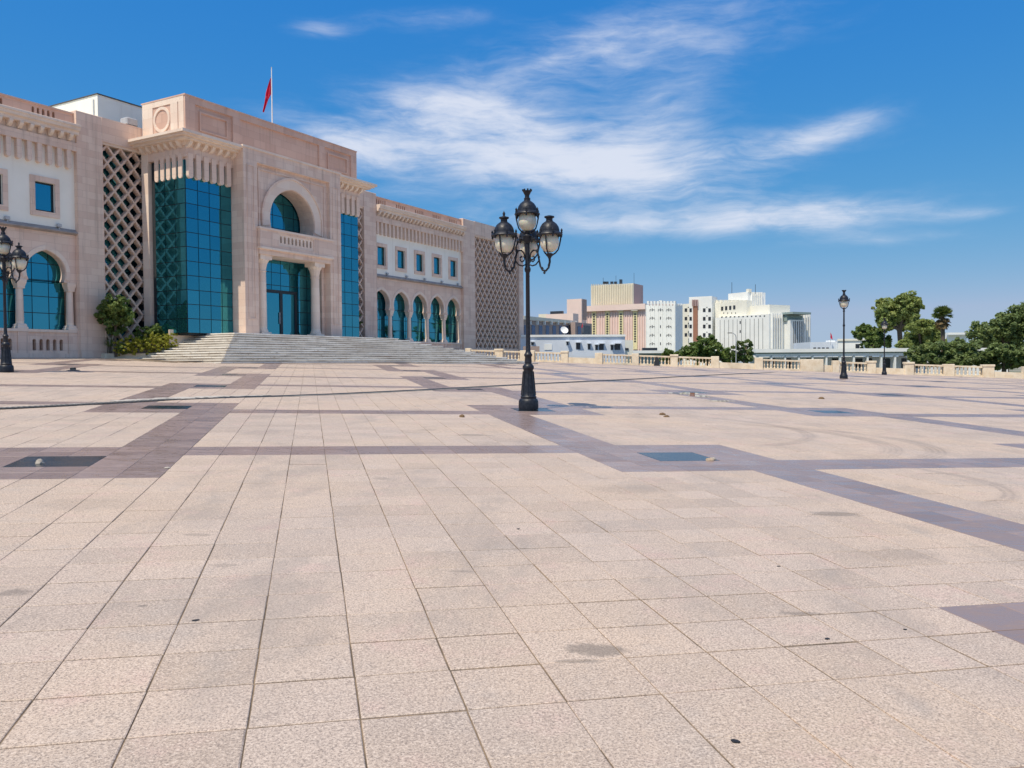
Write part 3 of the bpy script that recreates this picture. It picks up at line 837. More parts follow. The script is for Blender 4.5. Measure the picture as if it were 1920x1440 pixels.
# --- attic block with recessed panels and medallion
hbox('attic', STONE_RED, 34.62, 50.78, 4.28, 0.32, 15.90, 18.38)
hls = [rect(35.35, 38.35, 16.12, 17.98), rect(38.95, 46.55, 16.12, 17.98), rect(47.15, 50.15, 16.12, 17.98)]
H().plate(rect(34.60, 50.80, 15.92, 18.42), hls, 4.40, 4.27).build('attic_facing', STONE_RED, hallr)
for (a0, a1) in ((35.72, 37.98), (47.52, 49.78)):
    H().plate(rect(a0, a1, 16.42, 17.68), [rect(a0+0.12, a1-0.12, 16.54, 17.56)], 4.37, 4.27).build('panel_moulding', STONE_RED, hallr)
hbox('attic_coping', STONE_RED, 34.55, 50.84, 4.44, 0.25, 18.38, 18.46)
def ret(poly, holes, s_out, s_in, name, mat):          # plate lying in the left return plane
    m_ = MB(lambda a, b, c: (b, -a, c)); m_.plate(poly, holes, s_out, s_in); return m_.build(name, mat, hallr)
ret(rect(0.34, 4.28, 15.92, 18.38), [rect(1.35, 3.05, 16.32, 18.02), rect(3.72, 3.80, 16.15, 18.05)], 34.57, 34.63, 'attic_facing', STONE_L)
ret(arc(2.2, 17.17, 0.80, 0, 2*math.pi*35/36, 35), [arc(2.2, 17.17, 0.62, 0, 2*math.pi*35/36, 35)], 34.56, 34.63, 'medallion_ring', STONE_L)
hbox('attic_ledge', STONE_L, 34.45, 50.95, 4.60, -0.5, 15.93, 16.00)
# --- portal
PO = 5.51
outer = [(38.17, 3.5), (39.35, 3.5), (39.35, 15.05), (46.38, 15.05), (46.38, 3.5), (47.58, 3.5), (47.58, 15.85), (38.17, 15.85)]
H().plate(outer, [], PO, 3.7).build('portal_wall', STONE, hallr)
for a0, a1 in ((38.45, 39.08), (46.66, 47.30)):
    H().plate(rect(a0, a1, 4.6, 14.8), [rect(a0+0.09, a1-0.09, 4.69, 14.71)], PO+0.04, PO-0.01).build('pilaster_moulding', STONE, hallr)
hbox('portal_coping', STONE_L, 38.10, 47.64, PO+0.07, 4.2, 15.85, 15.98)
AC, AR, AZc = 42.82, 2.14, 11.62
ah = arch_outline(AC, AR, AZc, 10.8, 0.06, -0.36)
al = [(39.35, 15.06), (39.35, 9.3), (ah[0][0], 9.3)] + ah + [(ah[-1][0], 9.3), (46.38, 9.3), (46.38, 15.06)]
H().plate(al, [], PO-0.26, 3.9).build('arch_wall', STONE, hallr)
i_, o_ = arch_outline(AC, AR+0.05, AZc, 10.8, 0.06, -0.22), arch_outline(AC, AR+0.72, AZc, 10.8, 0.08, -0.22)
H().plate(i_ + o_[::-1], [], PO-0.19, PO-0.27).build('archivolt', STONE_L, hallr)
i_, o_ = arch_outline(AC, AR+0.72, AZc, 10.8, 0.08, -0.22), arch_outline(AC, AR+0.84, AZc, 10.8, 0.08, -0.22)
H().plate(i_ + o_[::-1], [], PO-0.12, PO-0.27).build('archivolt_moulding', STONE, hallr)
H().plate(rect(39.62, 46.10, 9.4, 14.80), [rect(39.74, 45.98, 9.4+0.01, 14.68)], PO-0.20, PO-0.265).build('alfiz_moulding', STONE, hallr)
pane_grid(40.3, 45.4, 10.4, 14.0, 3.80, 5, 4)
# balcony with slotted front on a deep lintel
hbox('balcony_floor', STONE, 39.36, 46.37, PO+0.12, 3.72, 9.02, 9.44)
hs_ = [slot(AC-0.15 + k*0.36, 9.92, 10.40, 0.17) for k in range(-4, 5)]
H().plate(rect(39.30, 46.43, 9.44, 10.66), [rect(41.0, 44.4, 9.72, 10.52)], PO+0.25, PO+0.02).build('balcony_front', STONE, hallr)
H().plate(rect(40.98, 44.42, 9.70, 10.54), hs_, PO+0.20, PO+0.06).build('balcony_panel', STONE_L, hallr)
hbox('balcony_backing', STONE, 40.9, 44.5, PO-0.10, PO-0.2, 9.6, 10.6)
hbox('balcony_coping', STONE_L, 39.24, 46.49, PO+0.31, PO-0.28, 10.66, 10.80)
hbox('balcony_moulding', STONE_L, 39.27, 46.46, PO+0.30, PO-0.1, 9.36, 9.50)
# entrance: glazed wall, door, two columns
pane_grid(39.36, 46.37, ZP, 9.02, 3.95, 8, 6)
dr_ = thing_part('entrance_door', 0, 0)
H().plate([(41.25, ZP), (41.25, 6.88), (44.35, 6.88), (44.35, ZP), (44.13, ZP), (44.13, 6.66), (42.93, 6.66), (42.93, ZP), (42.67, ZP), (42.67, 6.66), (41.40, 6.66), (41.40, ZP)], [], 4.08, 3.985).build('frame', MULL, dr_)
hbox_ = H().box(41.41, 42.66, 4.03, 4.01, ZP+0.06, 6.65).build('leaf', GLASS, dr_); H().box(42.94, 44.12, 4.03, 4.01, ZP+0.06, 6.65).build('leaf', GLASS, dr_)
H().box(42.59, 42.63, 4.12, 4.05, 4.5, 5.3).build('handle', ALU, dr_)
PSH = MB(HM).lathe([(0.33, 4.05), (0.33, 4.5), (0.30, 7.9)], seg=24).mesh('shaft', STONE_L, True)
PCAP = MB(HM).lathe([(0.30, 7.88), (0.345, 7.93), (0.31, 8.0), (0.32, 8.08), (0.40, 8.45), (0.50, 8.62), (0.52, 8.70)], seg=12).box(-0.52, 0.52, -0.50, 0.50, 8.70, 9.02).mesh('capital', STONE_L)
PBAS = MB(HM).box(-0.44, 0.44, -0.44, 0.44, ZP-0.02, ZP+0.18).lathe([(0.42, ZP+0.18), (0.42, ZP+0.27), (0.36, ZP+0.32), (0.37, ZP+0.38), (0.33, ZP+0.44)], seg=20).mesh('base', STONE_L)
for a in (40.05, 45.25):
    k = thing_part('column', a, 5.02)
    link('shaft', PSH, k); link('capital', PCAP, k); link('base', PBAS, k)
for a0, a1 in ((39.36, 39.66), (46.08, 46.37)):
    hbox('engaged_pilaster', STONE, a0, a1, 4.9, 4.1, ZP, 9.02)
# --- roof penthouse, roof floodlight
RP = lambda px, py, o: None
pent = hbox('penthouse', STUCCO, 35.09, 50.0, -5.0, -13, 15.9, 20.1)
H().box(35.03, 50.1, -4.94, -13.1, 20.1, 20.17).build('roof_edge', plain('bitumen', (0.09, 0.085, 0.08), 0.9), pent)
H().box(35.03, 35.085, -5.35, -5.45, 17.4, 19.8).build('downpipe', ALU, pent)
rf = thing_part('roof_floodlight', 34.0, -0.2)
MB(HM).box(-0.05, 0.05, -0.3, 0.3, 16.85, 17.0).bbox(-0.4, 0.4, -0.35, 0.35, 17.0, 17.42, 0.05).build('lamp_box', ALU, rf)

# ------------------------------------------------------------------ stairs and planter
stairs = thing('grand_stairs', 'broad worn white marble stairs fanning out below the portal', 'stairs', loc=tuple(NX*D0), rz=RZ)
NS = 14; RISE = 0.155
for i in range(NS):
    t = i/(NS-1); zt = ZP - 0.004 - RISE*i
    L0 = 36.1 + (31.75-36.1)*t; bk = 3.4 + (0.45-3.4)*t
    f0 = 6.75 + (10.4-6.75)*t; f1 = 7.1 + (15.7-7.1)*t
    r1 = 52.5 + (60.2-52.5)*t; rb = 52.5 + (64.0-52.5)*t
    poly = [(L0, bk), (L0, f0), (r1, f1), (rb, 0.3), (36.6, 0.3), (36.6, 3.4)]
    nz_ = 0.055
    st = H().hprism(poly, zt-0.055, zt).build('tread', MARBLE, stairs)
    inn = [(L0+nz_, bk+0.004), (L0+nz_, f0-nz_), (r1-nz_, f1-nz_), (rb-nz_, 0.31), (36.59, 0.31), (36.59, 3.39)]
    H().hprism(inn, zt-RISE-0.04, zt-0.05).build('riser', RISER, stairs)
planter = thing('planter', 'low stone planter beside the marble stairs under the lattice', 'planter', loc=tuple(NX*D0), rz=RZ)
H().hprism([(31.86, 0.30), (31.4, 0.30), (31.4, 0.62), (34.0, 3.02), (36.2, 3.62), (36.2, 3.30), (34.1, 2.72), (31.8, 0.5)], ZB, 2.36).build('wall', LIME, planter)
H().hprism([(31.8, 0.35), (34.1, 2.72), (36.0, 3.3), (36.0, 1.5), (34.4, 1.5), (34.4, 0.35)], 1.9, 2.28).build('soil', SOIL, planter)
H().hprism([(34.3, 2.95), (36.3, 3.46), (36.3, 3.2), (34.4, 2.72)], 2.3, 3.86).build('cheek_wall', STONE_L, planter)
# ------------------------------------------------------------------ flag on the roof
fl = thing('roof_flag', 'red flag hanging limp on a white pole above the portal attic', 'flag', loc=tuple(hall(42.65, 3.6, 18.42)))
MB().lathe([(0.05, 0.18), (0.045, 2.0), (0.03, 4.2)], seg=10).build('pole', plain('white_paint', (0.75, 0.75, 0.75), 0.5, 0.05), fl, True)
MB().bbox(-0.3, 0.3, -0.3, 0.3, 0.0, 0.2, 0.03).build('pole_base', STONE_L, fl)
MB().lathe([(0.02, 4.19), (0.05, 4.24), (0.02, 4.29)], seg=8).build('finial', ALU, fl)
def flag_cloth():
    m_ = MB(); idx = []
    Lf = [(0.05, 3.55), (0.17, 3.0), (0.29, 2.45), (0.36, 1.9), (0.48, 1.15)]        # fly side, hanging
    Rt = [(0.04, 3.45), (0.04, 2.9), (0.05, 2.4), (0.18, 2.0), (0.38, 1.08)]        # hoist side, then free
    n = 28
    for j in range(n+1):
        t = j/n*4; k = min(int(t), 3); f = t-k
        l_ = [Lf[k][c]+(Lf[k+1][c]-Lf[k][c])*f for c in (0, 1)]; r_ = [Rt[k][c]+(Rt[k+1][c]-Rt[k][c])*f for c in (0, 1)]
        row = []
        for i in range(11):
            u = i/10
            row.append(m_.p(-1.45*(r_[0]+(l_[0]-r_[0])*u), 0.10*math.sin(u*10+t)*(0.4+0.15*t), r_[1]+(l_[1]-r_[1])*u))
        idx.append(row)
    for A, B in zip(idx, idx[1:]):
        for i in range(10): m_.f.append([A[i], A[i+1], B[i+1], B[i]])
    return m_
def flagmat(q, b):
    v = q.n('ShaderNodeTexCoord').outputs['Generated']
    d = q.n('ShaderNodeVectorMath', {'operation': 'DISTANCE'}, _0=v, _1=(0.42, 0.5, 0.49)).outputs['Value']
    q.set(b.inputs['Base Color'], q.mix(q.ramp(d, 0.12, 0.09), (0.62, 0.012, 0.055), (0.75, 0.65, 0.65)))
FLAGM = material('red_cloth', flagmat, 0.8)
flag_cloth().build('cloth', FLAGM, fl, True)

# ------------------------------------------------------------------ street lamps
def lantern(parent, cx, cy, zb, finial, sc=1.0, rot=0.0, name='lantern'):
    """hooded globe lantern; zb is the height of its brim"""
    o = bpy.data.objects.new(name, None); COL.objects.link(o); o.parent = parent; o.location = (cx, cy, zb); o.rotation_euler = (0, 0, rot); o.scale = (sc,)*3
    hood = [(0.05, 0.02), (0.24, 0.0), (0.31, -0.05), (0.325, -0.03), (0.315, 0.0), (0.275, 0.03), (0.25, 0.05), (0.245, 0.10), (0.225, 0.17), (0.18, 0.24), (0.125, 0.285), (0.085, 0.31), (0.078, 0.36), (0.085, 0.375)]
    if finial == 'crown':
        hood += [(0.06, 0.39), (0.055, 0.44), (0.075, 0.48), (0.10, 0.53), (0.12, 0.56), (0.09, 0.565)]
    else:
        hood += [(0.125, 0.40), (0.12, 0.425), (0.085, 0.43), (0.05, 0.445)]
        if finial == 'spike': hood += [(0.025, 0.46), (0.03, 0.49), (0.035, 0.52), (0.012, 0.56), (0.004, 0.58)]
    h = MB().lathe(hood, seg=24); 
    if finial == 'crown':
        for k in range(8):
            a = 2*math.pi*k/8; h.box(0.108*math.cos(a)-.018, 0.108*math.cos(a)+.018, 0.108*math.sin(a)-.018, 0.108*math.sin(a)+.018, 0.555, 0.60)
    for k in range(6):
        a = 2*math.pi*k/6 + 0.3
        h.lathe([(0.03, 0.0), (0.022, 0.05), (0.032, 0.075), (0.004, 0.12)], 0.305*math.cos(a), 0.305*math.sin(a), 6)
        h.lathe([(0.006, -0.11), (0.026, -0.08), (0.02, -0.04)], 0.30*math.cos(a), 0.30*math.sin(a), 6)
    h.build('hood', IRON, o, True)
    gl = [(0.17, -0.02), (0.21, -0.09), (0.232, -0.18), (0.228, -0.26), (0.20, -0.34), (0.15, -0.40), (0.09, -0.435), (0.03, -0.45)]
    MB().lathe(gl, seg=24).build('globe', GLOBE, o, True)
    for k in range(2 if finial == 'crown' else 3):
        a = (math.pi*k - rot - parent.rotation_euler.z) if finial == 'crown' else 2*math.pi*k/3 + 0.75
        c, s = math.cos(a), math.sin(a)
        path = [(r*c, r*s, z) for r, z in ((0.29, -0.03), (0.275, -0.14), (0.25, -0.27), (0.215, -0.38), (0.15, -0.46), (0.06, -0.52))]
        MB().tube(path, [0.018, 0.02, 0.016, 0.018, 0.02, 0.02], 6).build('rib', IRON, o, True)
    MB().lathe([(0.03, -0.60), (0.05, -0.56), (0.09, -0.52), (0.10, -0.49), (0.06, -0.47)], seg=12).build('cup', IRON, o, True)
    return o
BASEP = [(0.245, 0.0), (0.25, 0.06), (0.245, 0.20), (0.225, 0.255), (0.195, 0.275), (0.20, 0.30), (0.205, 0.315), (0.185, 0.335), (0.172, 0.42), (0.155, 0.60), (0.135, 0.80), (0.118, 0.98), (0.13, 1.00), (0.145, 1.03), (0.14, 1.08), (0.112, 1.115), (0.085, 1.14), (0.09, 1.20), (0.082, 1.31), (0.10, 1.335), (0.104, 1.37), (0.08, 1.40), (0.062, 1.45), (0.056, 1.6)]
def lamp_post(label, loc, kind, sc=1.0, rot=0.0, spikes=('spike', 'flat', 'spike'), group='black street lamps on the plaza'):
    root = thing('street_lamp', label, 'street lamp', group, loc, rot, sc)
    MB().lathe(BASEP, seg=28).build('base', IRON, root, True)
    for k in range(8):
        a = 2*math.pi*k/8
        MB().tube([(0.182*math.cos(a), 0.182*math.sin(a), 0.36), (0.13*math.cos(a), 0.13*math.sin(a), 0.95)], 0.010, 5).build('moulding', IRON, root)
    if kind == 'triple':
        MB().lathe([(0.056, 1.6), (0.05, 3.40), (0.075, 3.44), (0.078, 3.50), (0.058, 3.55), (0.06, 3.62), (0.056, 4.12), (0.09, 4.16), (0.11, 4.22), (0.13, 4.30), (0.09, 4.34), (0.06, 4.42)], seg=20).build('pole', IRON, root, True)
        lantern(root, 0, 0, 4.87, 'crown', 0.98, 0.2)
        for k in range(3):
            a = R(90 + 120*k)
            c, s = math.cos(a), math.sin(a)
            lantern(root, 0.64*c, 0.64*s, 4.30, spikes[k], 1.0, a)
            arm = MB(); Q = lambda r, z: (r*c, r*s, z)
            arm.tube([Q(0.64, 3.74), Q(0.645, 3.62), Q(0.61, 3.48), Q(0.53, 3.41), Q(0.44, 3.43), Q(0.375, 3.53), Q(0.34, 3.68), Q(0.31, 3.84), Q(0.25, 3.93), Q(0.17, 3.94), Q(0.10, 3.88), Q(0.075, 3.78), Q(0.10, 3.69), Q(0.16, 3.66), Q(0.205, 3.70), Q(0.205, 3.77), Q(0.16, 3.79)], [0.03, 0.028, 0.026, 0.026, 0.025, 0.024, 0.024, 0.023, 0.022, 0.021, 0.02, 0.02, 0.019, 0.018, 0.018, 0.02, 0.028], 7)
            arm.tube([Q(0.05, 3.60), Q(0.14, 3.56), Q(0.24, 3.58), Q(0.32, 3.66), Q(0.345, 3.70)], 0.018, 6)
            arm.tube([Q(0.06, 4.18), Q(0.16, 4.22), Q(0.26, 4.16), Q(0.315, 4.02), Q(0.31, 3.86)], 0.017, 6)
            arm.lathe([(0.006, 3.33), (0.035, 3.36), (0.02, 3.40)], 0.49*c, 0.49*s, 8)
            for (r, z) in ((0.43, 3.47), (0.62, 3.54), (0.33, 3.76), (0.29, 3.92), (0.20, 4.22)):
                arm.lathe([(0.012, z-0.045), (0.036, z), (0.012, z+0.045)], r*c, r*s, 7)
            arm.build('arm', IRON, root, True)
    else:
        MB().lathe([(0.056, 1.6), (0.05, 3.35), (0.075, 3.40), (0.075, 3.46), (0.052, 3.52), (0.045, 4.30), (0.075, 4.34), (0.05, 4.42)], seg=18).build('pole', IRON, root, True)
        lantern(root, 0, 0, 5.06, 'crown', 1.08, 0.2)
    return root
LC = on_ground(991, 768)
lamp_post('tall black lamp post with four globe lanterns standing on the brown marble cross', (LC.x, LC.y, gz(LC.x, LC.y)+0.004), 'triple', 0.972, R(-4), ('spike', 'spike', 'flat'))
LL = on_ground(12, 698)
lamp_post('black lamp post with several globe lanterns in front of the arcaded wing and planter', (LL.x, LL.y, gz(LL.x, LL.y)), 'triple', 0.99, R(22))
LR = on_ground(1582, 710)
lamp_post('taller single lantern black lamp post in front of the wide plain balustrade pier', (LR.x, LR.y, gz(LR.x, LR.y)), 'single', 0.97, 0.0)
LS = on_ground(1658, 702.5)
lamp_post('smaller single lantern lamp post close to the low wall with the big tree behind', (LS.x, LS.y, gz(LS.x, LS.y)), 'single', 0.85, 0.3)

# ------------------------------------------------------------------ balustrade along the far edge
bal = thing('balustrade', 'weathered limestone balustrade with square piers along the far edge of the plaza', 'balustrade', loc=(0, edge_y(0), 0), rz=math.atan(-0.2))
bal_dir = Vector((1, -0.2, 0)).normalized()
def bal_t(px):
    v = ray(px, 690); k = v.x/v.y
    # x = k*y , y = edge_y(x)
    x = k*82.8/(1+0.2*k); return (Vector((x, edge_y(x), 0)) - Vector((0, edge_y(0), 0))).dot(bal_dir)
def bal_z(t):
    X = Vector((0, edge_y(0), 0)) + bal_dir*t; return gz(X.x, X.y)
BMESH = MB().lathe([(0.085, 0.0), (0.085, 0.06), (0.05, 0.09), (0.065, 0.16), (0.088, 0.26), (0.075, 0.36), (0.045, 0.46), (0.042, 0.54), (0.06, 0.57), (0.05, 0.60), (0.08, 0.63), (0.08, 0.68)], seg=10).mesh('baluster', LIME, True)
piers = [(874, 884), (929, 944), (976, 1003), (1053, 1066), (1116, 1130), (1185, 1198), (1257, 1271), (1333, 1348), (1415, 1430), (1500, 1543), (1560, 1573), (1625, 1641), (1695, 1712), (1768, 1788), (1841, 1862), (1917, 1934), (1990, 2008), (2070, 2090)]
spans = ['b', 'b', 'b', 'w', 'b', 'b', 'b', 'w', 'b', 'o', 'b', 'w', 'b', 'b', 'w', 'b', 'b']
for i, (a, b) in enumerate(piers):
    t0, t1 = bal_t(a), bal_t(b); z = bal_z((t0+t1)/2)
    w_ = 0.36
    pr_ = MB().bbox(t0, t1, -w_, w_, z-0.3, z+1.12+random.uniform(-.04, .03), 0.03).build('pier', LIME, bal)
    MB().bbox(t0-0.05, t1+0.05, -w_-0.05, w_+0.05, z+1.0, z+1.17, 0.03).build('cap', LIME, pr_) if i in (1, 3, 6, 11, 12, 14) else None
for i, k in enumerate(spans):
    t0, t1 = bal_t(piers[i][1]), bal_t(piers[i+1][0])
    za, zb_ = bal_z(t0), bal_z(t1)
    def slab(y0, y1, h0, h1, name):
        m_ = MB(); ids = []
        for t, z in ((t0, za), (t1, zb_)):
            ids += [m_.p(t, y, z+h) for y, h in ((y0, h0), (y1, h0), (y1, h1), (y0, h1))]
        for q in ((0, 1, 2, 3), (4, 7, 6, 5), (0, 4, 5, 1), (1, 5, 6, 2), (2, 6, 7, 3), (3, 7, 4, 0)): m_.f.append([ids[x] for x in q])
        return m_.build(name, LIME, bal)
    if k == 'w': slab(-0.25, 0.25, -0.3, 0.55, 'low_wall')
    elif k == 'o': slab(-0.05, 0.35, -0.3, 0.62, 'low_wall')
    else:
        slab(-0.20, 0.20, -0.3, 0.17, 'base_rail'); slab(-0.19, 0.19, 0.85, 1.0, 'top_rail')
        n_ = max(3, int((t1-t0)/0.305))
        for j in range(n_):
            t = t0 + (j+0.5)*(t1-t0)/n_
            link('baluster', BMESH, bal, Matrix.Translation((t, 0, za+(zb_-za)*(j+.5)/n_+0.17)))
t_ = bal_t(1231); zz = bal_z(t_)
X = Vector((0, edge_y(0), 0)) + bal_dir*t_ + Vector((-0.08, -0.42, 0))
pb = MB().plate([(-0.26, 0), (0.26, 0.02), (0.30, 0.5), (0.12, 0.86), (-0.05, 0.88), (-0.2, 0.4)], [], -0.03, 0.05).build('dark_sheet', plain('black_plastic', (0.02, 0.02, 0.022), 0.5))
pb.location = (X.x, X.y, gz(X.x, X.y)); pb.rotation_euler = (R(-8), 0, 0)
tag(pb, 'black sheet leaning against the balusters between two piers', 'sheet')

# ------------------------------------------------------------------ foliage
def leafmat(name, dk, lt, yl):
    def fn(q, b):
        a = q.n('ShaderNodeAttribute', {'attribute_name': 'tint'}).outputs['Fac']
        P = q.n('ShaderNodeNewGeometry').outputs['Position']
        n = q.noise(P, 0.5, 4, 0.6)
        c = q.mix(a, dk, lt)
        c = q.mix(q.ramp(n, 0.5, 0.7, 0.0, 0.6), c, yl)
        q.set(b.inputs['Base Color'], c)
        nt = q.nt; out = [x for x in nt.nodes if x.type == 'OUTPUT_MATERIAL'][0]
        tr = q.n('ShaderNodeBsdfTranslucent', None, Color=q.mix(0.5, c, yl))
        mx = q.n('ShaderNodeMixShader', None, _0=0.38, _1=b.outputs[0], _2=tr.outputs[0])
        nt.links.new(mx.outputs[0], out.inputs[0])
    return material(name, fn, 0.55)
LEAF = leafmat('green_leaves', (0.075, 0.135, 0.035), (0.20, 0.29, 0.07), (0.28, 0.31, 0.07))
LEAF_O = leafmat('olive_leaves', (0.15, 0.21, 0.05), (0.34, 0.41, 0.12), (0.42, 0.43, 0.13))
LEAF_D = leafmat('dark_leaves', (0.10, 0.15, 0.055), (0.24, 0.32, 0.105), (0.30, 0.34, 0.10))
LEAF_Y = leafmat('golden_leaves', (0.20, 0.23, 0.03), (0.48, 0.47, 0.06), (0.55, 0.48, 0.05))
BARK = plain('bark', (0.11, 0.085, 0.06), 0.95, 0.3, 9.0)
DRY = plain('dry_twigs', (0.20, 0.14, 0.08), 0.95, 0.3, 9.0)
def crown_mesh(name, mat, clumps, n, size, seed, sub=0.34, flat=0.5, asp=0.55):
    """leaves gathered in tufts over the ellipsoids (x, y, z, rx, ry, rz)"""
    rg = np.random.default_rng(seed)
    A = np.array([c[3]*c[5] for c in clumps]); A = A/A.sum()
    V, F, T = [], [], []
    for c, a in zip(clumps, A):
        nt_ = max(6, int(n*a/55))                       # tufts
        u = rg.normal(size=(nt_, 3)); u /= np.linalg.norm(u, axis=1)[:, None]
        rad = rg.uniform(0.30, 1.0, nt_)**0.55
        rad *= 1 + 0.16*rg.normal(size=nt_)
        cen = np.array(c[:3]) + u*rad[:, None]*np.array(c[3:6])
        tr = sub*min(c[3], c[5])*rg.uniform(0.55, 1.25, nt_)
        k = 55
        off = rg.normal(size=(nt_, k, 3)); off /= np.linalg.norm(off, axis=2)[:, :, None]
        off *= (rg.uniform(0.15, 1.0, (nt_, k))**0.6)[:, :, None]
        pos = (cen[:, None] + off*tr[:, None, None]*np.array([1, 1, 0.75])).reshape(-1, 3)
        nn = off.reshape(-1, 3)*0.8 + rg.normal(size=(nt_*k, 3))*0.55 + np.array([0, 0, flat])
        nn /= np.linalg.norm(nn, axis=1)[:, None]
        t = np.cross(nn, rg.normal(size=nn.shape)); t /= np.linalg.norm(t, axis=1)[:, None]
        b = np.cross(nn, t)
        sz = size*rg.uniform(0.6, 1.3, len(pos))[:, None]
        q = np.stack([pos - t*sz, pos - b*sz*asp, pos + t*sz, pos + b*sz*asp], 1)
        base = sum(len(v) for v in V)
        V.append(q.reshape(-1, 3)); F.append(np.arange(len(pos)*4).reshape(-1, 4) + base)
        tt = np.repeat(np.clip(rg.normal(0.5, 0.16, nt_), 0, 1), k) + rg.normal(0, 0.15, nt_*k)
        T.append(np.repeat(np.clip(tt, 0, 1), 4))
    return np_mesh(name, np.concatenate(V), np.concatenate(F), mat, np.concatenate(T))
def tree(name, label, cat, base, clumps, mat, n, size, seed, trunk=0.25, group=None, sub=0.34, bark=None):
    """clumps in world space; trunk and limbs reach into each of them"""
    o = thing(name, label, cat, group, tuple(base)); I = -Vector(base)
    cl = [(c[0]+I.x, c[1]+I.y, c[2]+I.z, c[3], c[4], c[5]) for c in clumps]
    cx = sum(c[0] for c in cl)/len(cl); cy = sum(c[1] for c in cl)/len(cl); zm = min(c[2]-c[5] for c in cl); zt = max(c[2] for c in cl)
    fork = max(0.25, zm + (zt-zm)*0.25)
    m_ = MB(); rr = random.Random(seed)
    m_.tube([(0, 0, -0.1), (cx*0.1+rr.uniform(-.05, .05)*fork, cy*0.1, fork*0.4), (cx*0.35, cy*0.35, fork)], [trunk*1.2, trunk, trunk*0.75], 8)
    for c in cl:
        mid = (c[0]*0.55+cx*0.2, c[1]*0.55+cy*0.2, fork + (c[2]-fork)*0.45)
        m_.tube([(cx*0.33, cy*0.33, fork*0.96), mid, (c[0], c[1], c[2]+c[5]*0.2)], [trunk*0.6, trunk*0.4, trunk*0.12], 6)
        for _ in range(3):
            m_.tube([mid, (c[0]+rr.uniform(-.6, .6)*c[3], c[1]+rr.uniform(-.6, .6)*c[4], c[2]+rr.uniform(-.2, .7)*c[5])], [trunk*0.25, trunk*0.06], 5)
    m_.build('trunk', bark or BARK, o, True)
    link('crown', crown_mesh('crown', mat, cl, n, size, seed, sub), o)
    return o
def px_clumps(lst, depth, squash=0.8):
    out = []
    for (px, py, rx, ry) in lst:
        X = at(px, py, depth+random.uniform(-1.5, 1.5)); k = depth/FPX
        out.append((X.x, X.y, X.z, rx*k, rx*k*squash, ry*k))
    return out
def base_at(px, depth, z=-7.0):
    X = at(px, 700, depth); return Vector((X.x, X.y, z))
# planter: small round tree, clipped golden hedge, shrubs, yucca, dry sapling
def hp(s, o, z): return hall(s, o, z)
tb = hp(31.75, 1.25, 2.25)
c_ = [(tb.x+a, tb.y+b, tb.z+z, r, r, r*h) for a, b, z, r, h in ((0, 0, 2.9, 0.85, 0.95), (-0.45, 0.1, 2.35, 0.7, 0.95), (0.5, -0.1, 2.5, 0.7, 0.9), (0.1, 0.1, 1.8, 0.7, 0.8), (0.05, 0, 3.4, 0.55, 0.75))]
tree('citrus_tree', 'small round dark green tree in the planter against the stone lattice', 'tree', tb, c_, LEAF, 11000, 0.085, 21, 0.09, sub=0.30)
def bush(name, label, pos, clumps, mat, n, size, seed, group=None, cat='shrub', sub=0.25):
    c2 = [(pos.x+a, pos.y+b, pos.z+z, rx, ry, rz) for a, b, z, rx, ry, rz in clumps]
    return tree(name, label, cat, pos, c2, mat, n, size, seed, 0.04, group, sub)
hb = hp(33.15, 2.25, 2.3)
dd = (EX*0.72 + NX*0.52).normalized()
hc = []
for k in range(7):
    t = (k-3)*0.44
    hc.append((dd.x*t, dd.y*t, 0.48 + 0.05*math.sin(k*2.1) + k*0.05, 0.55, 0.55, 0.58))
bush('golden_hedge', 'clipped golden green hedge along the edge of the planter by the stairs', hb, hc, LEAF_Y, 26000, 0.045, 31, cat='hedge', sub=0.15)
b2 = hp(33.6, 1.6, 2.3)
bush('laurel_bush', 'dark green leafy bush behind the golden hedge', b2, [(-0.2, 0.0, 1.25, 0.6, 0.5, 0.5), (0.4, 0.4, 1.45, 0.65, 0.5, 0.55), (0.9, 0.9, 1.25, 0.5, 0.5, 0.45)], LEAF, 7000, 0.075, 32)
b4 = hp(32.05, 1.05, 2.3)
bush('low_shrub', 'low dark green shrub at the corner of the planter below the golden hedge', b4, [(0.15, -0.1, 0.30, 0.42, 0.4, 0.38), (0.45, -0.2, 0.35, 0.4, 0.4, 0.38)], LEAF, 2600, 0.06, 33)
yb = hp(31.8, 0.62, 2.3)
yu = thing('yucca', 'spiky yucca with sword leaves beside the stone pier', 'plant', None, tuple(yb))
for k in range(34):
    a = random.uniform(0, 2*math.pi); el = random.uniform(0.15, 1.35); ln = random.uniform(0.55, 0.85)
    d = Vector((math.cos(a)*math.cos(el), math.sin(a)*math.cos(el), math.sin(el))); w = d.cross(Vector((0, 0, 1))).normalized()*0.035
    m_ = MB(); st_ = Vector((0, 0, 0.45)); mid = st_ + d*ln*0.5 + Vector((0, 0, 0.02)); tip = st_ + d*ln - Vector((0, 0, 0.08*math.cos(el)))
    ids = [m_.p(*q) for q in (st_-w*0.5, st_+w*0.5, mid+w, mid-w, tip)]
    m_.f = [[0, 1, 2, 3], [3, 2, 4]]; m_.build('leaf', LEAF_O, yu)
MB().lathe([(0.10, -0.05), (0.08, 0.3), (0.09, 0.5)], seg=8).build('stem', BARK, yu)
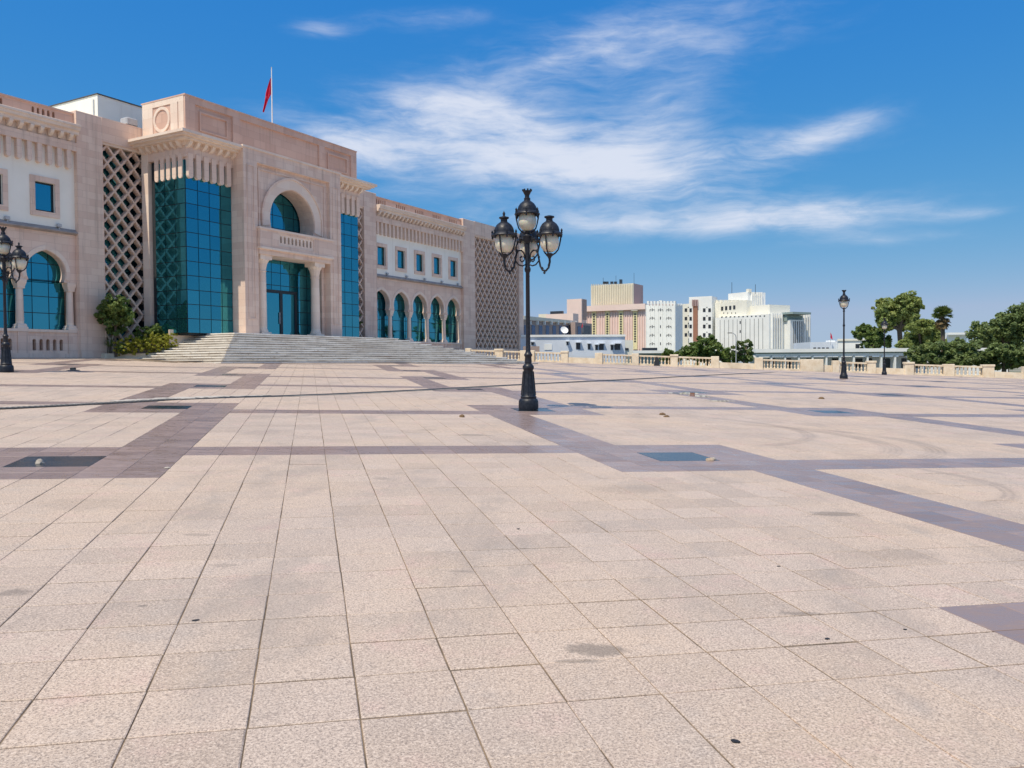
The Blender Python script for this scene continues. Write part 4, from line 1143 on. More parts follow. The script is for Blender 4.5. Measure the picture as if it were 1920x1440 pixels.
def sapling(label, base, h, seed, nleaf, lm):
    rr = random.Random(seed); o = thing('sapling', label, 'plant', 'thin saplings by the palace front', tuple(base))
    m_ = MB(); pts = [(0, 0, -0.05)]
    for k in range(1, 7): pts.append((rr.uniform(-.07, .07)*k*0.4, rr.uniform(-.07, .07)*k*0.4, h*k/6))
    m_.tube(pts, [0.03, 0.027, 0.024, 0.02, 0.016, 0.012, 0.006], 5)
    tips = []
    for k in range(2, 7):
        for _ in range(3):
            a = rr.uniform(0, 6.28); l_ = rr.uniform(.2, .5); q = pts[k]
            t_ = (q[0]+math.cos(a)*l_, q[1]+math.sin(a)*l_, q[2]+rr.uniform(.05, .3)); m_.tube([q, t_], [0.010, 0.003], 4); tips.append(t_)
    m_.build('stem', DRY, o)
    link('leaves', crown_mesh('leaves', lm, [(t[0], t[1], t[2], 0.16, 0.16, 0.12) for t in tips], nleaf, 0.05, seed, 0.7), o)
sapling('thin half dry sapling rising in front of the glass corner bay', hp(35.6, 2.6, 2.2), 3.6, 41, 500, LEAF_O)
sapling('thin leafy sapling growing beside the pier at the far glass bay', hp(54.2, 1.2, 3.0), 3.9, 42, 1500, LEAF_D)
b3 = hp(56.5, 1.6, 3.0)
bush('dark_bush', 'low dark bush at the foot of the arcade beyond the stairs', b3, [(0, 0, 0.5, 0.9, 0.7, 0.45), (1.2, 1.4, 0.45, 0.8, 0.6, 0.4), (-0.9, -1.2, 0.35, 0.6, 0.6, 0.4)], LEAF_D, 3000, 0.08, 43)
sb = MB(HM).box(53.2, 57.9, 2.6, 0.35, 1.2, 3.05).mesh('soil', SOIL); p2 = thing('planter', 'raised planting bed at the foot of the far arcade beside the stairs', 'planter', loc=tuple(NX*D0), rz=RZ); link('soil', sb, p2); MB(HM).box(53.1, 53.2, 2.7, 0.35, 1.2, 3.12).box(57.9, 58.0, 2.7, 0.35, 1.2, 3.12).box(53.2, 57.9, 2.7, 2.6, 1.2, 3.12).build('wall', LIME, p2)

# trees beyond the balustrade
G_T = 'trees beyond the balustrade'
tree('round_tree', 'rounded dark green tree in front of the white ornate block', 'tree', base_at(1322, 97), px_clumps([(1300, 660, 26, 18), (1325, 648, 26, 18), (1345, 660, 24, 18), (1310, 672, 30, 12), (1375, 672, 26, 12)], 97), LEAF, 9000, 0.24, 51, 0.25, G_T, 0.36)
tree('round_tree', 'small round dark tree standing apart beside the green roofed shed', 'tree', base_at(1255, 97), px_clumps([(1252, 664, 11, 9), (1262, 672, 14, 8), (1244, 674, 8, 6)], 97), LEAF, 3000, 0.22, 52, 0.15, G_T)
tree('feathery_tree', 'loose feathery tree next to the curved street light', 'tree', base_at(1396, 96), px_clumps([(1385, 648, 14, 8), (1402, 644, 14, 7), (1396, 665, 20, 13), (1382, 660, 10, 8)], 96), LEAF_D, 3600, 0.20, 53, 0.15, G_T, 0.30)
tree('tall_tree', 'tallest tree with bright olive crown above the arcade roof', 'tree', base_at(1688, 118), px_clumps([(1700, 570, 24, 22), (1668, 585, 26, 22), (1655, 572, 14, 12), (1690, 600, 30, 20), (1660, 610, 16, 14), (1712, 590, 14, 18)], 118), LEAF_O, 22000, 0.25, 54, 0.45, G_T, 0.31)
tree('bushy_tree', 'bushy green tree on the outer side of the tallest tree', 'tree', base_at(1632, 120), px_clumps([(1620, 622, 18, 14), (1640, 632, 18, 16), (1655, 640, 16, 14), (1630, 645, 16, 10)], 120), LEAF, 10000, 0.26, 55, 0.3, G_T, 0.32)
tree('bushy_tree', 'broad green tree between the tallest tree and the palm', 'tree', base_at(1728, 112), px_clumps([(1722, 612, 22, 16), (1745, 622, 22, 18), (1715, 635, 20, 16), (1750, 642, 22, 16), (1700, 648, 16, 12)], 112), LEAF_O, 16000, 0.26, 56, 0.35, G_T, 0.32)
tree('spreading_tree', 'dark green layered tree right behind the balustrade below the palm', 'tree', base_at(1770, 94), px_clumps([(1725, 662, 24, 14), (1760, 655, 28, 16), (1800, 655, 26, 16), (1820, 668, 26, 14), (1750, 676, 44, 10), (1800, 678, 30, 10)], 94), LEAF_D, 20000, 0.22, 57, 0.3, G_T, 0.34)
tree('spreading_tree', 'dark layered tree behind the low wall near the last pier', 'tree', base_at(1880, 92), px_clumps([(1850, 672, 24, 14), (1880, 660, 26, 14), (1905, 672, 26, 16), (1935, 665, 26, 20), (1870, 684, 40, 8)], 92), LEAF_D, 18000, 0.22, 58, 0.3, G_T, 0.34)
tree('far_tree', 'high hazy green tree mass rising above the layered trees', 'tree', base_at(1890, 140), px_clumps([(1840, 628, 26, 20), (1868, 618, 26, 22), (1895, 610, 26, 24), (1925, 600, 32, 30), (1860, 645, 40, 16), (1910, 640, 36, 20)], 140), LEAF_D, 26000, 0.28, 59, 0.5, G_T, 0.32)
tree('far_tree', 'green tree standing off the plaza corner mirrored in the arcade glass', 'tree', Vector((58, 56, -7)), [(58, 56, 2, 3.6, 3.6, 4), (56, 58, 5, 3, 3, 3), (60, 55, 6, 2.6, 2.6, 3), (58, 57, 8, 2.2, 2.2, 2)], LEAF, 6000, 0.35, 60, 0.4, G_T)
# palm
pb_ = base_at(1768, 104); pm = thing('fan_palm', 'fan palm with a skirt of dead fronds standing by the tallest trees', 'palm', G_T, tuple(pb_))
PTOP = at(1767, 590, 104); hT = PTOP.z - pb_.z
MB().tube([(0, 0, -0.1), (0.1, 0, hT*0.5), (PTOP.x-pb_.x, PTOP.y-pb_.y, hT)], [0.34, 0.27, 0.24], 10).build('trunk', BARK, pm, True)
def fan(l_, seed):
    rr = random.Random(seed); m_ = MB()
    m_.box(-0.02, 0.02, -0.015, 0.015, 0, l_*0.5)
    for k in range(13):
        a = R(-78 + 156*k/12); w = 0.05
        d = Vector((math.sin(a), 0.10*rr.uniform(-1, 1), math.cos(a))); s_ = Vector((0, 0, l_*0.45)); L_ = l_*0.62*rr.uniform(.85, 1.1)
        n_ = Vector((d.z, 0, -d.x))*w*1.6
        ids = [m_.p(*q) for q in (s_, s_+d*L_*0.55+n_, s_+d*L_+Vector((0, -0.12, -0.05)), s_+d*L_*0.55-n_)]
        m_.f.append(ids)
    return m_
FG = fan(1.35, 1).mesh('frond', LEAF); FD = fan(1.2, 2).mesh('dead_frond', plain('straw', (0.26, 0.19, 0.09), 0.9, 0.25))
for k in range(46):
    rr = random.Random(100+k); a = rr.uniform(0, 6.28); el = R(rr.uniform(-15, 88))
    M = Matrix.Translation((PTOP.x-pb_.x, PTOP.y-pb_.y, hT-0.1)) @ Matrix.Rotation(a, 4, 'Z') @ Matrix.Rotation(math.pi/2-el, 4, 'X') @ Matrix.Rotation(rr.uniform(-.6, .6), 4, 'Z')
    link('frond', FG, pm, M)
for k in range(34):
    rr = random.Random(300+k); a = rr.uniform(0, 6.28); el = R(rr.uniform(-82, -25))
    M = Matrix.Translation((PTOP.x-pb_.x, PTOP.y-pb_.y, hT-0.2-rr.uniform(0, .8))) @ Matrix.Rotation(a, 4, 'Z') @ Matrix.Rotation(math.pi/2-el, 4, 'X')
    link('dead_frond', FD, pm, M)

# ------------------------------------------------------------------ town beyond
def wallmat(name, c, var=0.10, streakc=None):
    def fn(q, b):
        v = q.n('ShaderNodeTexCoord').outputs['Object']
        n = q.noise(v, 0.25, 5, 0.6); s_ = q.noise(q.mapping(v, (0.9, 0.9, 0.08)), 1.0, 5, 0.62)
        cc_ = q.mix(q.ramp(n, 0.3, 0.7), tuple(x*(1-var) for x in c), c)
        q.set(b.inputs['Base Color'], q.mix(q.ramp(s_, 0.55, 0.85, 0.0, 0.22), cc_, tuple(x*0.6 for x in c)))
    return material(name, fn, 0.9)
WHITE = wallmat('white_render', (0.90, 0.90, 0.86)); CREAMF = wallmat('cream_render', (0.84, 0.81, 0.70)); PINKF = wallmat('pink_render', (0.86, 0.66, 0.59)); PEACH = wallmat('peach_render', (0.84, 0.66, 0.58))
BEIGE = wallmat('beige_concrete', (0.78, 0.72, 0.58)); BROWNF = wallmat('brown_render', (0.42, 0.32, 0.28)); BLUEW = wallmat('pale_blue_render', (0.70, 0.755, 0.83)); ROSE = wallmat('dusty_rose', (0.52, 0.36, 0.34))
YEL = wallmat('yellow_screen', (0.82, 0.74, 0.44)); WIN = plain('window_dark', (0.03, 0.035, 0.045), 0.25, 0.3); BLUEG = plain('blue_window', (0.05, 0.10, 0.20), 0.15, 0.2, Metallic=0.3); TERRA = wallmat('terracotta', (0.36, 0.17, 0.11)); TEAL = wallmat('grey_green_fascia', (0.30, 0.38, 0.36))
class Far:
    """building block turned like the palace; corner = its nearest upright edge; F = sunlit face, S = shaded side"""
    def __init__(s, name, label, px, depth, zb=-7.0, cat='building', group='buildings beyond the plaza', root=None, yaw=None):
        s.rz = root.rz if root is not None else (RZ if yaw is None else yaw); s.yaw = yaw
        s.X = Vector((math.cos(s.rz), math.sin(s.rz), 0)); s.Y = Vector((-s.X.y, s.X.x, 0))
        c = at(px, 680, depth); s.c = Vector((c.x, c.y, zb))
        s.o = thing(name, label, cat, group, tuple(s.c), s.rz) if root is None else root.o
        s.off = Vector((0, 0, 0)) if root is None else Vector(((s.c-root.c).dot(root.X), (s.c-root.c).dot(root.Y), 0))
        s.M = lambda a, b, c: (a+s.off.x, b+s.off.y, c)
    def hit(s, px, py, N):
        v = ray(px, py); E_ = Vector((0, 0, EYE)); t = (s.c-E_).dot(N)/v.dot(N); P = E_ + v*t - s.c
        return P
    def F(s, px, py): P = s.hit(px, py, s.X); return P.dot(s.Y), P.z
    def S(s, px, py): P = s.hit(px, py, s.Y); return P.dot(s.X), P.z
    def body(s, pl, pr, py, pxc, name, mat, z0=0.0, z1=None):
        w = s.F(pl, 680)[0]; L_ = s.S(pr, 680)[0] if s.yaw is None else 9.0; z = s.F(pxc, py)[1] if z1 is None else z1
        s.w, s.L, s.z = w, L_, z
        return MB(s.M).box(0, L_, 0, w, z0, z).build(name, mat, s.o)
    def fbox(s, x0, x1, y0, y1, name, mat, d0=-0.06, d1=0.25, parent=None):
        a, zt = s.F(x0, y0); b, zb_ = s.F(x1, y1); a, b = min(a, b), max(a, b)
        return MB(s.M).box(d0, d1, a, b, min(zb_, zt), max(zb_, zt)).build(name, mat, parent or s.o)
    def sbox(s, x0, x1, y0, y1, name, mat, d0=-0.06, d1=0.25):
        a, zt = s.S(x0, y0); b, zb_ = s.S(x1, y1); a, b = min(a, b), max(a, b)
        return MB(s.M).box(a, b, d0, d1, min(zb_, zt), max(zb_, zt)).build(name, mat, s.o)
# pink block with yellow screens and the ribbed tower
pk = Far('pink_office_block', 'pink ribbed office block with yellow window screens and a beige roof tower', 1211, 200)
pk.body(1089, 1225, 578, 1211, 'wall', PINKF)
pk.fbox(1086, 1212, 575, 580, 'cornice', PEACH, -0.9, 0.5)
for x in (1114.5, 1139.5, 1165, 1191.5):
    sc_ = pk.fbox(x-4, x+4, 583, 655, 'window_screen', YEL, -0.25, 0.2)
    for k in range(12):
        y = 588 + k*4.6; pk.fbox(x-1.6, x+1.6, y, y+2.6, 'window', WIN, -0.32, 0.1, sc_)
    pk.fbox(x-6, x+6, 577, 583, 'capital', BEIGE, -0.8, 0.2)
for k in range(26):
    x = 1092 + k*4.65
    if min(abs(x-t) for t in (1114.5, 1139.5, 1165, 1191.5)) > 5.5: pk.fbox(x-0.9, x+0.9, 584, 655, 'rib', PINKF, -0.22, 0.1)
tw = Far('', '', 1188, 203, root=pk); w_ = tw.body(1108.5, 1206, 531, 1188, 'roof_tower', BEIGE, 8.0)
for k in range(24):
    x = 1110 + k*3.3; tw.fbox(x-0.5, x+0.5, 532.5, 570, 'rib', BEIGE, -0.25, 0.1)
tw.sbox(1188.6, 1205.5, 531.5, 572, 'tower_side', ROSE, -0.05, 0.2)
for x, h_ in ((1128, 4), (1133, 4), (1142, 4), (1149, 4), (1159, 8)):
    tw.fbox(x-2, x+2, 531-h_, 531.5, 'roof_vent', WIN, 1.5, 2.2)
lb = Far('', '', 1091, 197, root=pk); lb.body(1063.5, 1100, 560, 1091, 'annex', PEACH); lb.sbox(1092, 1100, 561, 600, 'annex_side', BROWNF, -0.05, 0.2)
l2 = Far('', '', 1075, 190, root=pk); l2.body(1024, 1085, 588, 1060, 'annex', PEACH); l2.fbox(1028, 1050, 583.5, 588, 'solar_rack', WIN, 1.0, 2.0); l2.fbox(1008, 1023, 589, 600, 'tank', BEIGE, 0.5, 2.0)
# brown block with blue windows (long shaded side)
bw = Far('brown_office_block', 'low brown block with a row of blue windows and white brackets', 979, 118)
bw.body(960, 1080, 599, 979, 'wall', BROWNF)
bw.sbox(979, 1079, 598.5, 602, 'cornice', BEIGE, -0.35, 0.2)
for k in range(8):
    t = k/7.0; x = 987 + 86*(1-(1-t)**1.12); w = 5.4-1.8*t; ys = 609.5 + 1.5*t
    bw.sbox(x-w/2-1.5, x+w/2, ys, 628, 'window', BLUEG, -0.05, 0.2)
    bw.sbox(x+w/2+1.2, x+w/2+2.4, 602, 609, 'bracket', WHITE, -0.4, 0.2)
bq = Far('', '', 1079, 131, root=bw); bq.body(1070, 1110, 604, 1079, 'wing', BROWNF); bq.sbox(1083, 1089, 612, 629, 'window', BLUEG); bq.sbox(1092, 1107, 610, 629, 'window', WIN)
# pale blue low houses facing the plaza
lh = Far('low_house', 'low pale blue flat roofed house with small shuttered windows behind the balustrade', 1172, 98, yaw=math.pi/2+R(4))
lh.body(976, 1172.5, 630, 1172, 'wall', BLUEW)
lh.fbox(976, 1172.6, 628, 631, 'roof_edge', WHITE, -0.15, 0.3)
for (x0, x1, y0, y1) in ((996, 1001, 642, 647), (1062, 1066, 641, 647), (1080, 1088, 643, 655), (1102, 1107, 645, 655), (1116, 1121, 647, 656), (1123, 1132, 645, 656), (1145, 1150, 647, 656), (1152, 1163, 645, 656)):
    wn = lh.fbox(x0, x1, y0, y1, 'window', WIN, -0.03, 0.2); lh.fbox(x0-1, x1+1.5, y0-2, y0-0.5, 'awning', BLUEW, -0.5, 0.1, wn)
lh.fbox(1021, 1035, 645, 656, 'shutter', WHITE, -0.06, 0.1); lh.fbox(1068, 1138, 658, 668, 'yard_wall', BLUEW, -2.2, -1.9); lh.fbox(978, 1008, 650, 662, 'yard_gate', BROWNF, -2.2, -2.0)
lh.fbox(1172.5, 1194, 637, 668, 'annex', CREAMF, 2.0, 6.0); lh.fbox(1178, 1185, 652, 656, 'window', WIN, 1.9, 2.2)
dsh = thing('satellite_dish', 'white satellite dish on the low pale blue roof', 'dish', None, tuple(at(1058, 628, 99)))
MB().lathe([(0.02, -0.12), (0.25, -0.08), (0.42, 0.02), (0.48, 0.10), (0.46, 0.11), (0.24, -0.05), (0.02, -0.08)], seg=16).build('reflector', WHITE, dsh, True); dsh.children[0].rotation_euler = (R(55), R(25), 0); dsh.children[0].location = (0, 0, 0.55)
MB().tube([(0, 0, -0.3), (0, 0, 0.5)], 0.04, 6).build('mast', ALU, dsh)
# white ornate blocks
def slit_group(B, x, y, wide):
    B.fbox(x-0.8, x+0.8, y-2.6, y+2.4, 'window', WIN, -0.04, 0.2)
    if wide:
        for t in (-1, 1):
            B.fbox(x+t*3.4-1.3, x+t*3.4+1.3, y-1.0, y+0.6, 'window', WIN, -0.04, 0.2); B.fbox(x+t*4.6-0.5, x+t*4.6+0.5, y+1.4, y+2.6, 'vent', WIN, -0.04, 0.2)
wa = Far('white_ornate_block', 'white block with clustered slit windows and toothed roofline beside the pink block', 1266.5, 184)
wa.body(1211, 1280, 569, 1266, 'wall', WHITE)
for k in range(9): wa.fbox(1213+k*6.2, 1216.6+k*6.2, 564.5, 570, 'merlon', WHITE, 0.02, 0.8)
for k in range(8): wa.fbox(1217+k*6.2, 1219+k*6.2, 570.5, 572.5, 'vent', ROSE, -0.04, 0.2)
for yy in (581, 596.5, 612.5, 628.5, 644.5):
    for xx in (1223, 1238.5, 1254): slit_group(wa, xx, yy, xx != 1238.5 or yy < 590)
for k in range(8): wa.fbox(1212+k*7.6, 1212.5+k*7.6, 572, 655, 'rib', WHITE, -0.12, 0.1)
for k in range(4): wa.sbox(1269+k*3, 1270+k*3, 569.5, 573.5, 'vent', WHITE, -0.12, 0.1)
wb = Far('white_stair_block', 'cream block with paired windows either side of a brown stair shaft', 1352, 222)
wb.body(1279, 1360, 569, 1300, 'wall', CREAMF)
wc_ = Far('', '', 1335, 221, root=wb); wc_.body(1292, 1345, 556, 1315, 'stair_tower', WHITE)
wc_.fbox(1300, 1308.5, 574, 640, 'stair_shaft', TERRA, -0.3, 0.1)
for k in range(4): wc_.fbox(1298.6+k*3, 1300.2+k*3, 562, 574, 'shaft_fin', ROSE, -0.6, 0.1)
for yy in (581.5, 597.5, 612, 628):
    for xx in (1286, 1295): wc_.fbox(xx-2.2, xx+2.2, yy-3.3, yy+3.3, 'window', WIN, -0.06, 0.2)
    for xx in (1320.5, 1330.5):
        wc_.fbox(xx-2.4, xx+2.4, yy-3.3, yy+3.3, 'window', WIN, -0.06, 0.2)
    wc_.fbox(1324.6, 1326.4, yy-6, yy-4.5, 'vent', WIN, -0.06, 0.2); wc_.fbox(1289.6, 1291.4, yy-6, yy-4.5, 'vent', WIN, -0.06, 0.2)
wd = Far('white_stepped_block', 'large white stepped block with tall roof tower and finned corner bay', 1442, 205, yaw=R(30))
wd.yaw = None
wd.body(1341, 1520, 588.5, 1442, 'wall', WHITE)
for k in range(11):
    x = 1350 + k*8; wd.fbox(x, x+0.6, 600-k*0.3, 655, 'rib', WIN, -0.02, 0.1)
    wd.fbox(x+2.2, x+4.6, 593.5-k*0.2, 595.5-k*0.2, 'vent', WIN, -0.04, 0.2)
for yy in (604, 621): wd.fbox(1387, 1389, yy-2, yy+3, 'window', WIN, -0.04, 0.2)
for x in (1446, 1450, 1454.5, 1459, 1463.5):
    wd.sbox(x, x+1.5, 588, 654, 'fin', WHITE, -0.5, 0.1)
    for yy in (592, 602, 618, 636): wd.sbox(x+1.7, x+3.4, yy-2.5, yy+3.5, 'window', WIN, -0.05, 0.2)
wd.sbox(1466, 1500, 586, 591, 'canopy', TEAL, -3.5, 0.1); wd.sbox(1468, 1498, 591, 603, 'glazed_band', TEAL, -1.2, 0.1); wd.sbox(1470, 1496, 600, 655, 'corner_bay', WHITE, -2.0, 0.1)
for k in range(6): wd.sbox(1476+k*3.4, 1477.2+k*3.4, 603, 654, 'slot', WIN, -2.06, -1.9)
for x in (1502, 1506.5, 1511, 1515):
    wd.sbox(x, x+1.4, 587, 654, 'fin', WHITE, -0.5, 0.1)
    for yy in (592, 602, 618, 636): wd.sbox(x+1.6, x+3.2, yy-2.5, yy+3, 'window', WIN, -0.05, 0.2)
we = Far('', '', 1443, 209, root=wd); we.body(1384, 1481, 571, 1443, 'upper_storey', CREAMF)
wf = Far('', '', 1402, 216, root=wd); wf.body(1365.5, 1435, 547, 1402, 'roof_tower', WHITE)
for k in range(6): wf.sbox(1408+k*3.6, 1409.4+k*3.6, 548, 574, 'fin', WHITE, -0.4, 0.1)
for k in range(5): wf.sbox(1410+k*3.6, 1411.2+k*3.6, 548.5, 555, 'vent', WIN, -0.05, 0.1)
wf.fbox(1398, 1403, 542, 547.5, 'chimney', CREAMF, 0.2, 1.2)
wg = Far('', '', 1400, 214, root=wd); wg.body(1338, 1410, 566, 1370, 'middle_storey', CREAMF)
for k in range(5): wg.fbox(1344.5+k*7.6, 1348.5+k*7.6, 576-k*0.8, 583-k*0.8, 'window', WIN, -0.06, 0.2); wg.fbox(1349+k*7.4, 1350.4+k*7.4, 586, 588, 'vent', WIN, -0.05, 0.2)
for k in range(8): wg.fbox(1341+k*7.6, 1345+k*7.6, 562.5, 567, 'merlon', CREAMF, 0.1, 0.7)
for (B, x, y0, y1) in ((tw, 1186, 511, 531), (tw, 1152, 516, 531), (wf, 1367, 529, 549), (wf, 1411, 533, 549), (tw, 1128, 520, 531)):
    B.fbox(x-0.22, x+0.22, y0, y1+2, 'aerial', WIN, 1.0, 1.08)
for (B, x, y, w, h_) in ((pk, 1150, 574, 6, 3), (pk, 1178, 574, 8, 2.5), (wb, 1345, 569, 4, 4), (wa, 1230, 565, 5, 3), (wd, 1420, 588, 5, 3)):
    B.fbox(x-w/2, x+w/2, y-h_, y+0.5, 'roof_unit', CREAMF, 3.0, 5.0)
# long low arcade right behind the terrace
la = Far('arcade_shed', 'long low white arcade with flat roof and green grey fascia', 1735, 108, yaw=math.pi/2+R(1.5))
la.body(1405, 1736, 668, 1735, 'back_wall', BLUEW); 
la.fbox(1400, 1740, 655.5, 659.5, 'roof', WHITE, -3.6, 0.4); la.fbox(1402, 1738, 659.5, 664, 'fascia', TEAL, -3.2, 0.3); la.fbox(1402, 1738, 664, 667, 'beam', WHITE, -3.3, -2.9)
for k in range(15): la.fbox(1404+k*25, 1407+k*25, 667, 700, 'post', WHITE, -3.3, -2.9)
for x in (1440, 1470, 1512, 1560, 1604, 1622, 1656, 1690, 1715): la.fbox(x, x+13, 672, 690, 'doorway', WIN, -0.05, 0.2)
ls = Far('low_shed', 'low shed with pale flat roof in front of the white ornate block', 1262, 110, yaw=math.pi/2)
ls.body(1190, 1262, 662, 1262, 'wall', TEAL); ls.fbox(1186, 1264, 657.5, 662, 'roof', WHITE, -0.8, 0.3); ls.fbox(1207, 1234, 652, 657, 'roof_unit', WIN, 0.6, 1.6)
# further white houses
hA = Far('white_house', 'small white flat roofed house with one dark window above the arcade roof', 1619, 150, yaw=math.pi/2-R(14)); hA.body(1571, 1628, 637.5, 1619, 'wall', WHITE); hA.fbox(1570, 1622, 635.5, 638.5, 'roof_edge', CREAMF, -0.2, 0.2); hA.fbox(1604, 1611.5, 645, 653, 'window', WIN)
hB = Far('white_house', 'grey white low house with a row of small arched openings above the arcade roof', 1570, 152, yaw=math.pi/2); hB.body(1519, 1570, 641, 1570, 'wall', BLUEW)
for k in range(4): hB.fbox(1525+k*8, 1530+k*8, 651.5, 655, 'window', WIN)
hB.fbox(1556, 1568, 638, 641.5, 'roof_box', WHITE, 0.5, 2.0)
hC = Far('white_house', 'white house with a jutting roof slab between the trees by the palm', 1812, 190, yaw=math.pi/2); hC.body(1778, 1810, 628, 1812, 'wall', WHITE); hC.fbox(1773, 1814, 624, 627.5, 'roof', WHITE, -1.2, 0.4)
hD = Far('white_house', 'white flat roof showing between the layered dark trees', 1890, 112, yaw=math.pi/2); hD.body(1815, 1890, 652, 1890, 'wall', WHITE)
# small flags, street light, roof masts
for (px, y0, y1, d, lab) in ((1557, 622, 640, 151, 'small red flag on a pole above the low grey white house'), (1093, 605, 616, 131, 'small red flag hanging above the brown block')):
    b_ = at(px, y1+3, d); h_ = (y1-y0+3)*d/FPX
    f_ = thing('small_flag', lab, 'flag', None, tuple(b_))
    MB().tube([(0, 0, -0.4), (0, 0, h_)], 0.03, 6).build('pole', ALU, f_)
    m_ = MB(); w = h_*0.38; ids = []
    for j in range(7):
        for i in range(6): ids.append(m_.p(-0.02 + (w*i/5)*(0.5+0.5*j/6)*(-1 if px < 1200 else 1)*0.6, 0.05*math.sin(i*1.7+j), h_*0.95 - h_*0.5*j/6 - w*0.5*i/5))
    for j in range(6):
        for i in range(5): a = j*6+i; m_.f.append([a, a+1, a+7, a+6])
    m_.build('cloth', plain('red_flag', (0.62, 0.015, 0.06), 0.8), f_)
sl = base_at(1380, 93, -7.0); st_ = thing('street_light', 'grey pole street light with curved arm beside the feathery tree', 'street light', None, tuple(sl))
hz_ = at(1380, 632, 93).z + 7
MB().tube([(0, 0, 0), (0, 0, hz_*0.6), (0, 0, hz_), (-0.1, 0, hz_+0.3), (-0.35, 0, hz_+0.45), (-0.5, 0, hz_+0.47)], [0.09, 0.06, 0.05, 0.045, 0.04, 0.04], 8).build('pole', ALU, st_, True)
MB().bbox(-0.95, -0.45, -0.1, 0.1, hz_+0.43, hz_+0.53, 0.03).build('lamp_head', STEEL, st_)

# ------------------------------------------------------------------ puddles and litter on the paving
def watm(q, b):
    P = q.n('ShaderNodeNewGeometry').outputs['Position']
    nt = q.nt; out = [x for x in nt.nodes if x.type == 'OUTPUT_MATERIAL'][0]
    gl = q.n('ShaderNodeBsdfGlossy', None, Color=(1, 1, 1, 1), Roughness=0.05)
    tr = q.n('ShaderNodeBsdfTransparent', None, Color=(0.62, 0.58, 0.54, 1))
    lw = q.n('ShaderNodeFresnel', None, IOR=1.33)
    mx = q.n('ShaderNodeMixShader', None, _0=lw.outputs[0], _1=tr.outputs[0], _2=gl.outputs[0])
    nt.links.new(mx.outputs[0], out.inputs[0])
WATER = material('thin_rain_water', watm, 0.05)
def puddle(px, py, rx, ry, seed, label):
    X = on_ground(px, py); rr = random.Random(seed); m_ = MB(); n = 40; ph = [rr.uniform(0, 6.28) for _ in range(4)]
    c = m_.p(0, 0, gz(X.x, X.y)+0.006-X.z); rim = []
    for k in range(n):
        a = 2*math.pi*k/n; r = 1 + 0.25*math.sin(2*a+ph[0]) + 0.2*math.sin(3*a+ph[1]) + 0.12*math.sin(7*a+ph[2]) + 0.1*math.sin(11*a+ph[3])
        x, y = rx*r*math.cos(a), ry*r*math.sin(a); rim.append(m_.p(x, y, gz(X.x+x, X.y+y)+0.006-X.z))
    for k in range(n): m_.f.append([c, rim[k], rim[(k+1) % n]])
    me = m_.mesh('puddle', WATER)
    if me.polygons[0].normal.z < 0: me.flip_normals()
    o = link('puddle', me); o.location = X; return tag(o, label, 'puddle', 'thin puddles on the paving')
puddle(1285, 738, 0.45, 0.75, 1, 'pale shallow puddle on plain paving in front of the low wall')
puddle(1312, 743, 0.40, 0.50, 6, 'small rounded puddle lying next to the pale shallow one')
puddle(1350, 752, 0.45, 0.25, 2, 'thin wet patch trailing from the puddles towards the brown band')
PAPER = plain('dirty_paper', (0.38, 0.34, 0.29), 0.9, 0.2, 30.0); LITT = plain('dry_leaf', (0.16, 0.10, 0.05), 0.9, 0.3, 30.0); GUM = plain('dark_gum', (0.02, 0.018, 0.017), 0.6, 0.3, 30.0); STON = plain('beige_stone', (0.42, 0.33, 0.24), 0.9, 0.2, 20.0)
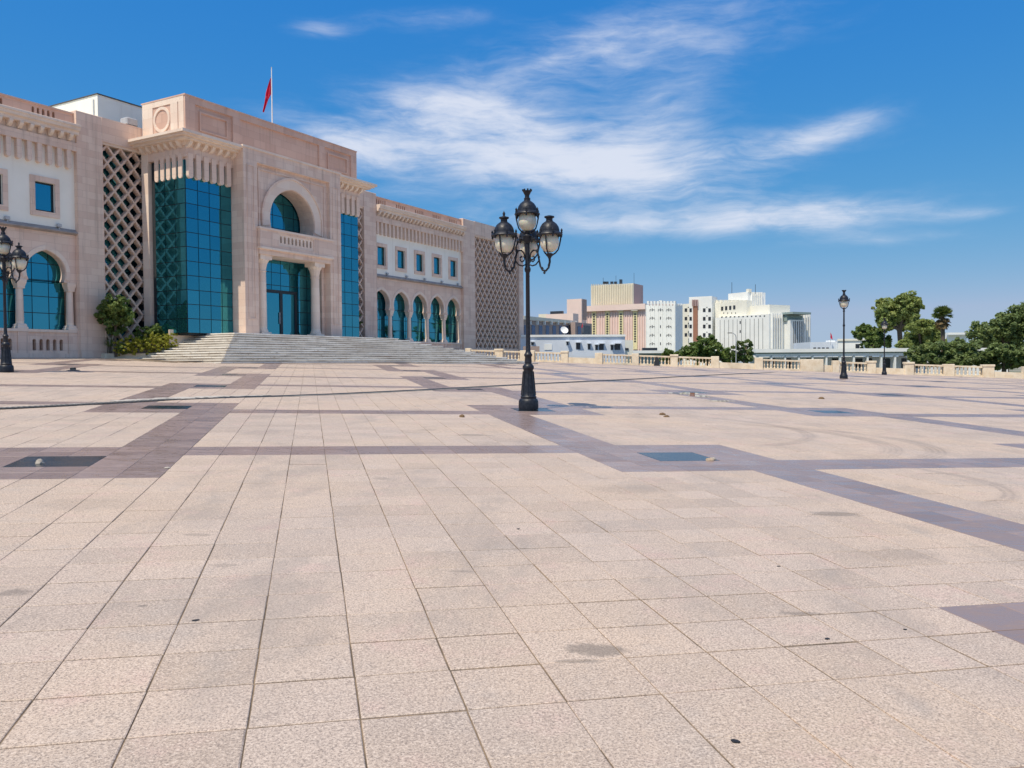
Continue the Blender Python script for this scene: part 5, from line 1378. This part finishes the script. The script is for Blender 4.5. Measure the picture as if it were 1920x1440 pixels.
def lump(px, py, r, h, mat, name, label, cat, seed, group=None):
    X = on_ground(px, py); rr = random.Random(seed); m_ = MB(); rows = []
    for i, (f, z) in enumerate(((1.0, 0.0), (0.95, 0.35), (0.7, 0.8), (0.25, 1.0))):
        rows.append([m_.p(r*f*(1+rr.uniform(-.25, .25))*math.cos(2*math.pi*k/9), r*0.8*f*(1+rr.uniform(-.25, .25))*math.sin(2*math.pi*k/9), h*z*(1+rr.uniform(-.2, .2))) for k in range(9)])
    for A, B in zip(rows, rows[1:]):
        for k in range(9): m_.f.append([A[k], A[(k+1) % 9], B[(k+1) % 9], B[k]])
    m_.f.append(rows[0][::-1]); m_.f.append(rows[-1])
    o = m_.build(name, mat, None, True); o.location = (X.x, X.y, gz(X.x, X.y)+0.001); o.rotation_euler = (0, 0, rr.uniform(0, 6))
    return tag(o, label, cat, group)
lump(74, 869, 0.055, 0.05, PAPER, 'paper_scrap', 'crumpled pale paper scrap lying on the slate panel by the brown corner', 'paper', 1)
lump(1331, 864, 0.055, 0.04, STON, 'stone', 'beige stone at the end of the slate panel on the purple band', 'stone', 2)
lump(1337, 862, 0.05, 0.03, PAPER, 'paper_scrap', 'pale flat scrap beside the beige stone on the purple band', 'paper', 3)
lump(1242, 778, 0.09, 0.05, LITT, 'leaf_litter', 'clump of dry brown leaves on the open paving right of the lamp post', 'leaves', 4)
lump(1250, 782, 0.07, 0.04, LITT, 'leaf_litter', 'smaller dry leaf beside the leaf clump near the lamp post', 'leaves', 5)
lump(1540, 748, 0.10, 0.06, LITT, 'leaf_litter', 'dry leaf clump before the single lantern lamp posts', 'leaves', 6)
lump(866, 782, 0.07, 0.05, LITT, 'leaf_litter', 'dry leaf by the brown band left of the lamp base', 'leaves', 7)
lump(314, 878, 0.05, 0.015, PAPER, 'paper_scrap', 'small white scrap on the edge of the brown diagonal band', 'paper', 8)
for i, (px, py, r) in enumerate(((1380, 1391, 0.020), (1551, 1198, 0.018), (1460, 1062, 0.014), (972, 992, 0.017), (367, 1164, 0.02), (1697, 1181, 0.013))):
    lump(px, py, r, 0.003, GUM, 'gum_spot', 'small black gum spot stuck on the pale paving', 'spot', 20+i, 'gum spots on the paving')
gr_ = on_ground(137, 694.5)
dg = thing('ground_light', 'small dark ground spotlight on the paving between the arcade lamp and the stairs', 'spotlight', None, (gr_.x, gr_.y, gz(gr_.x, gr_.y)))
MB().lathe([(0.24, 0.0), (0.24, 0.02), (0.10, 0.03)], seg=14).build('base', STEEL, dg); MB().bbox(-0.10, 0.10, -0.07, 0.07, 0.03, 0.12, 0.02).build('lamp_box', MULL, dg)
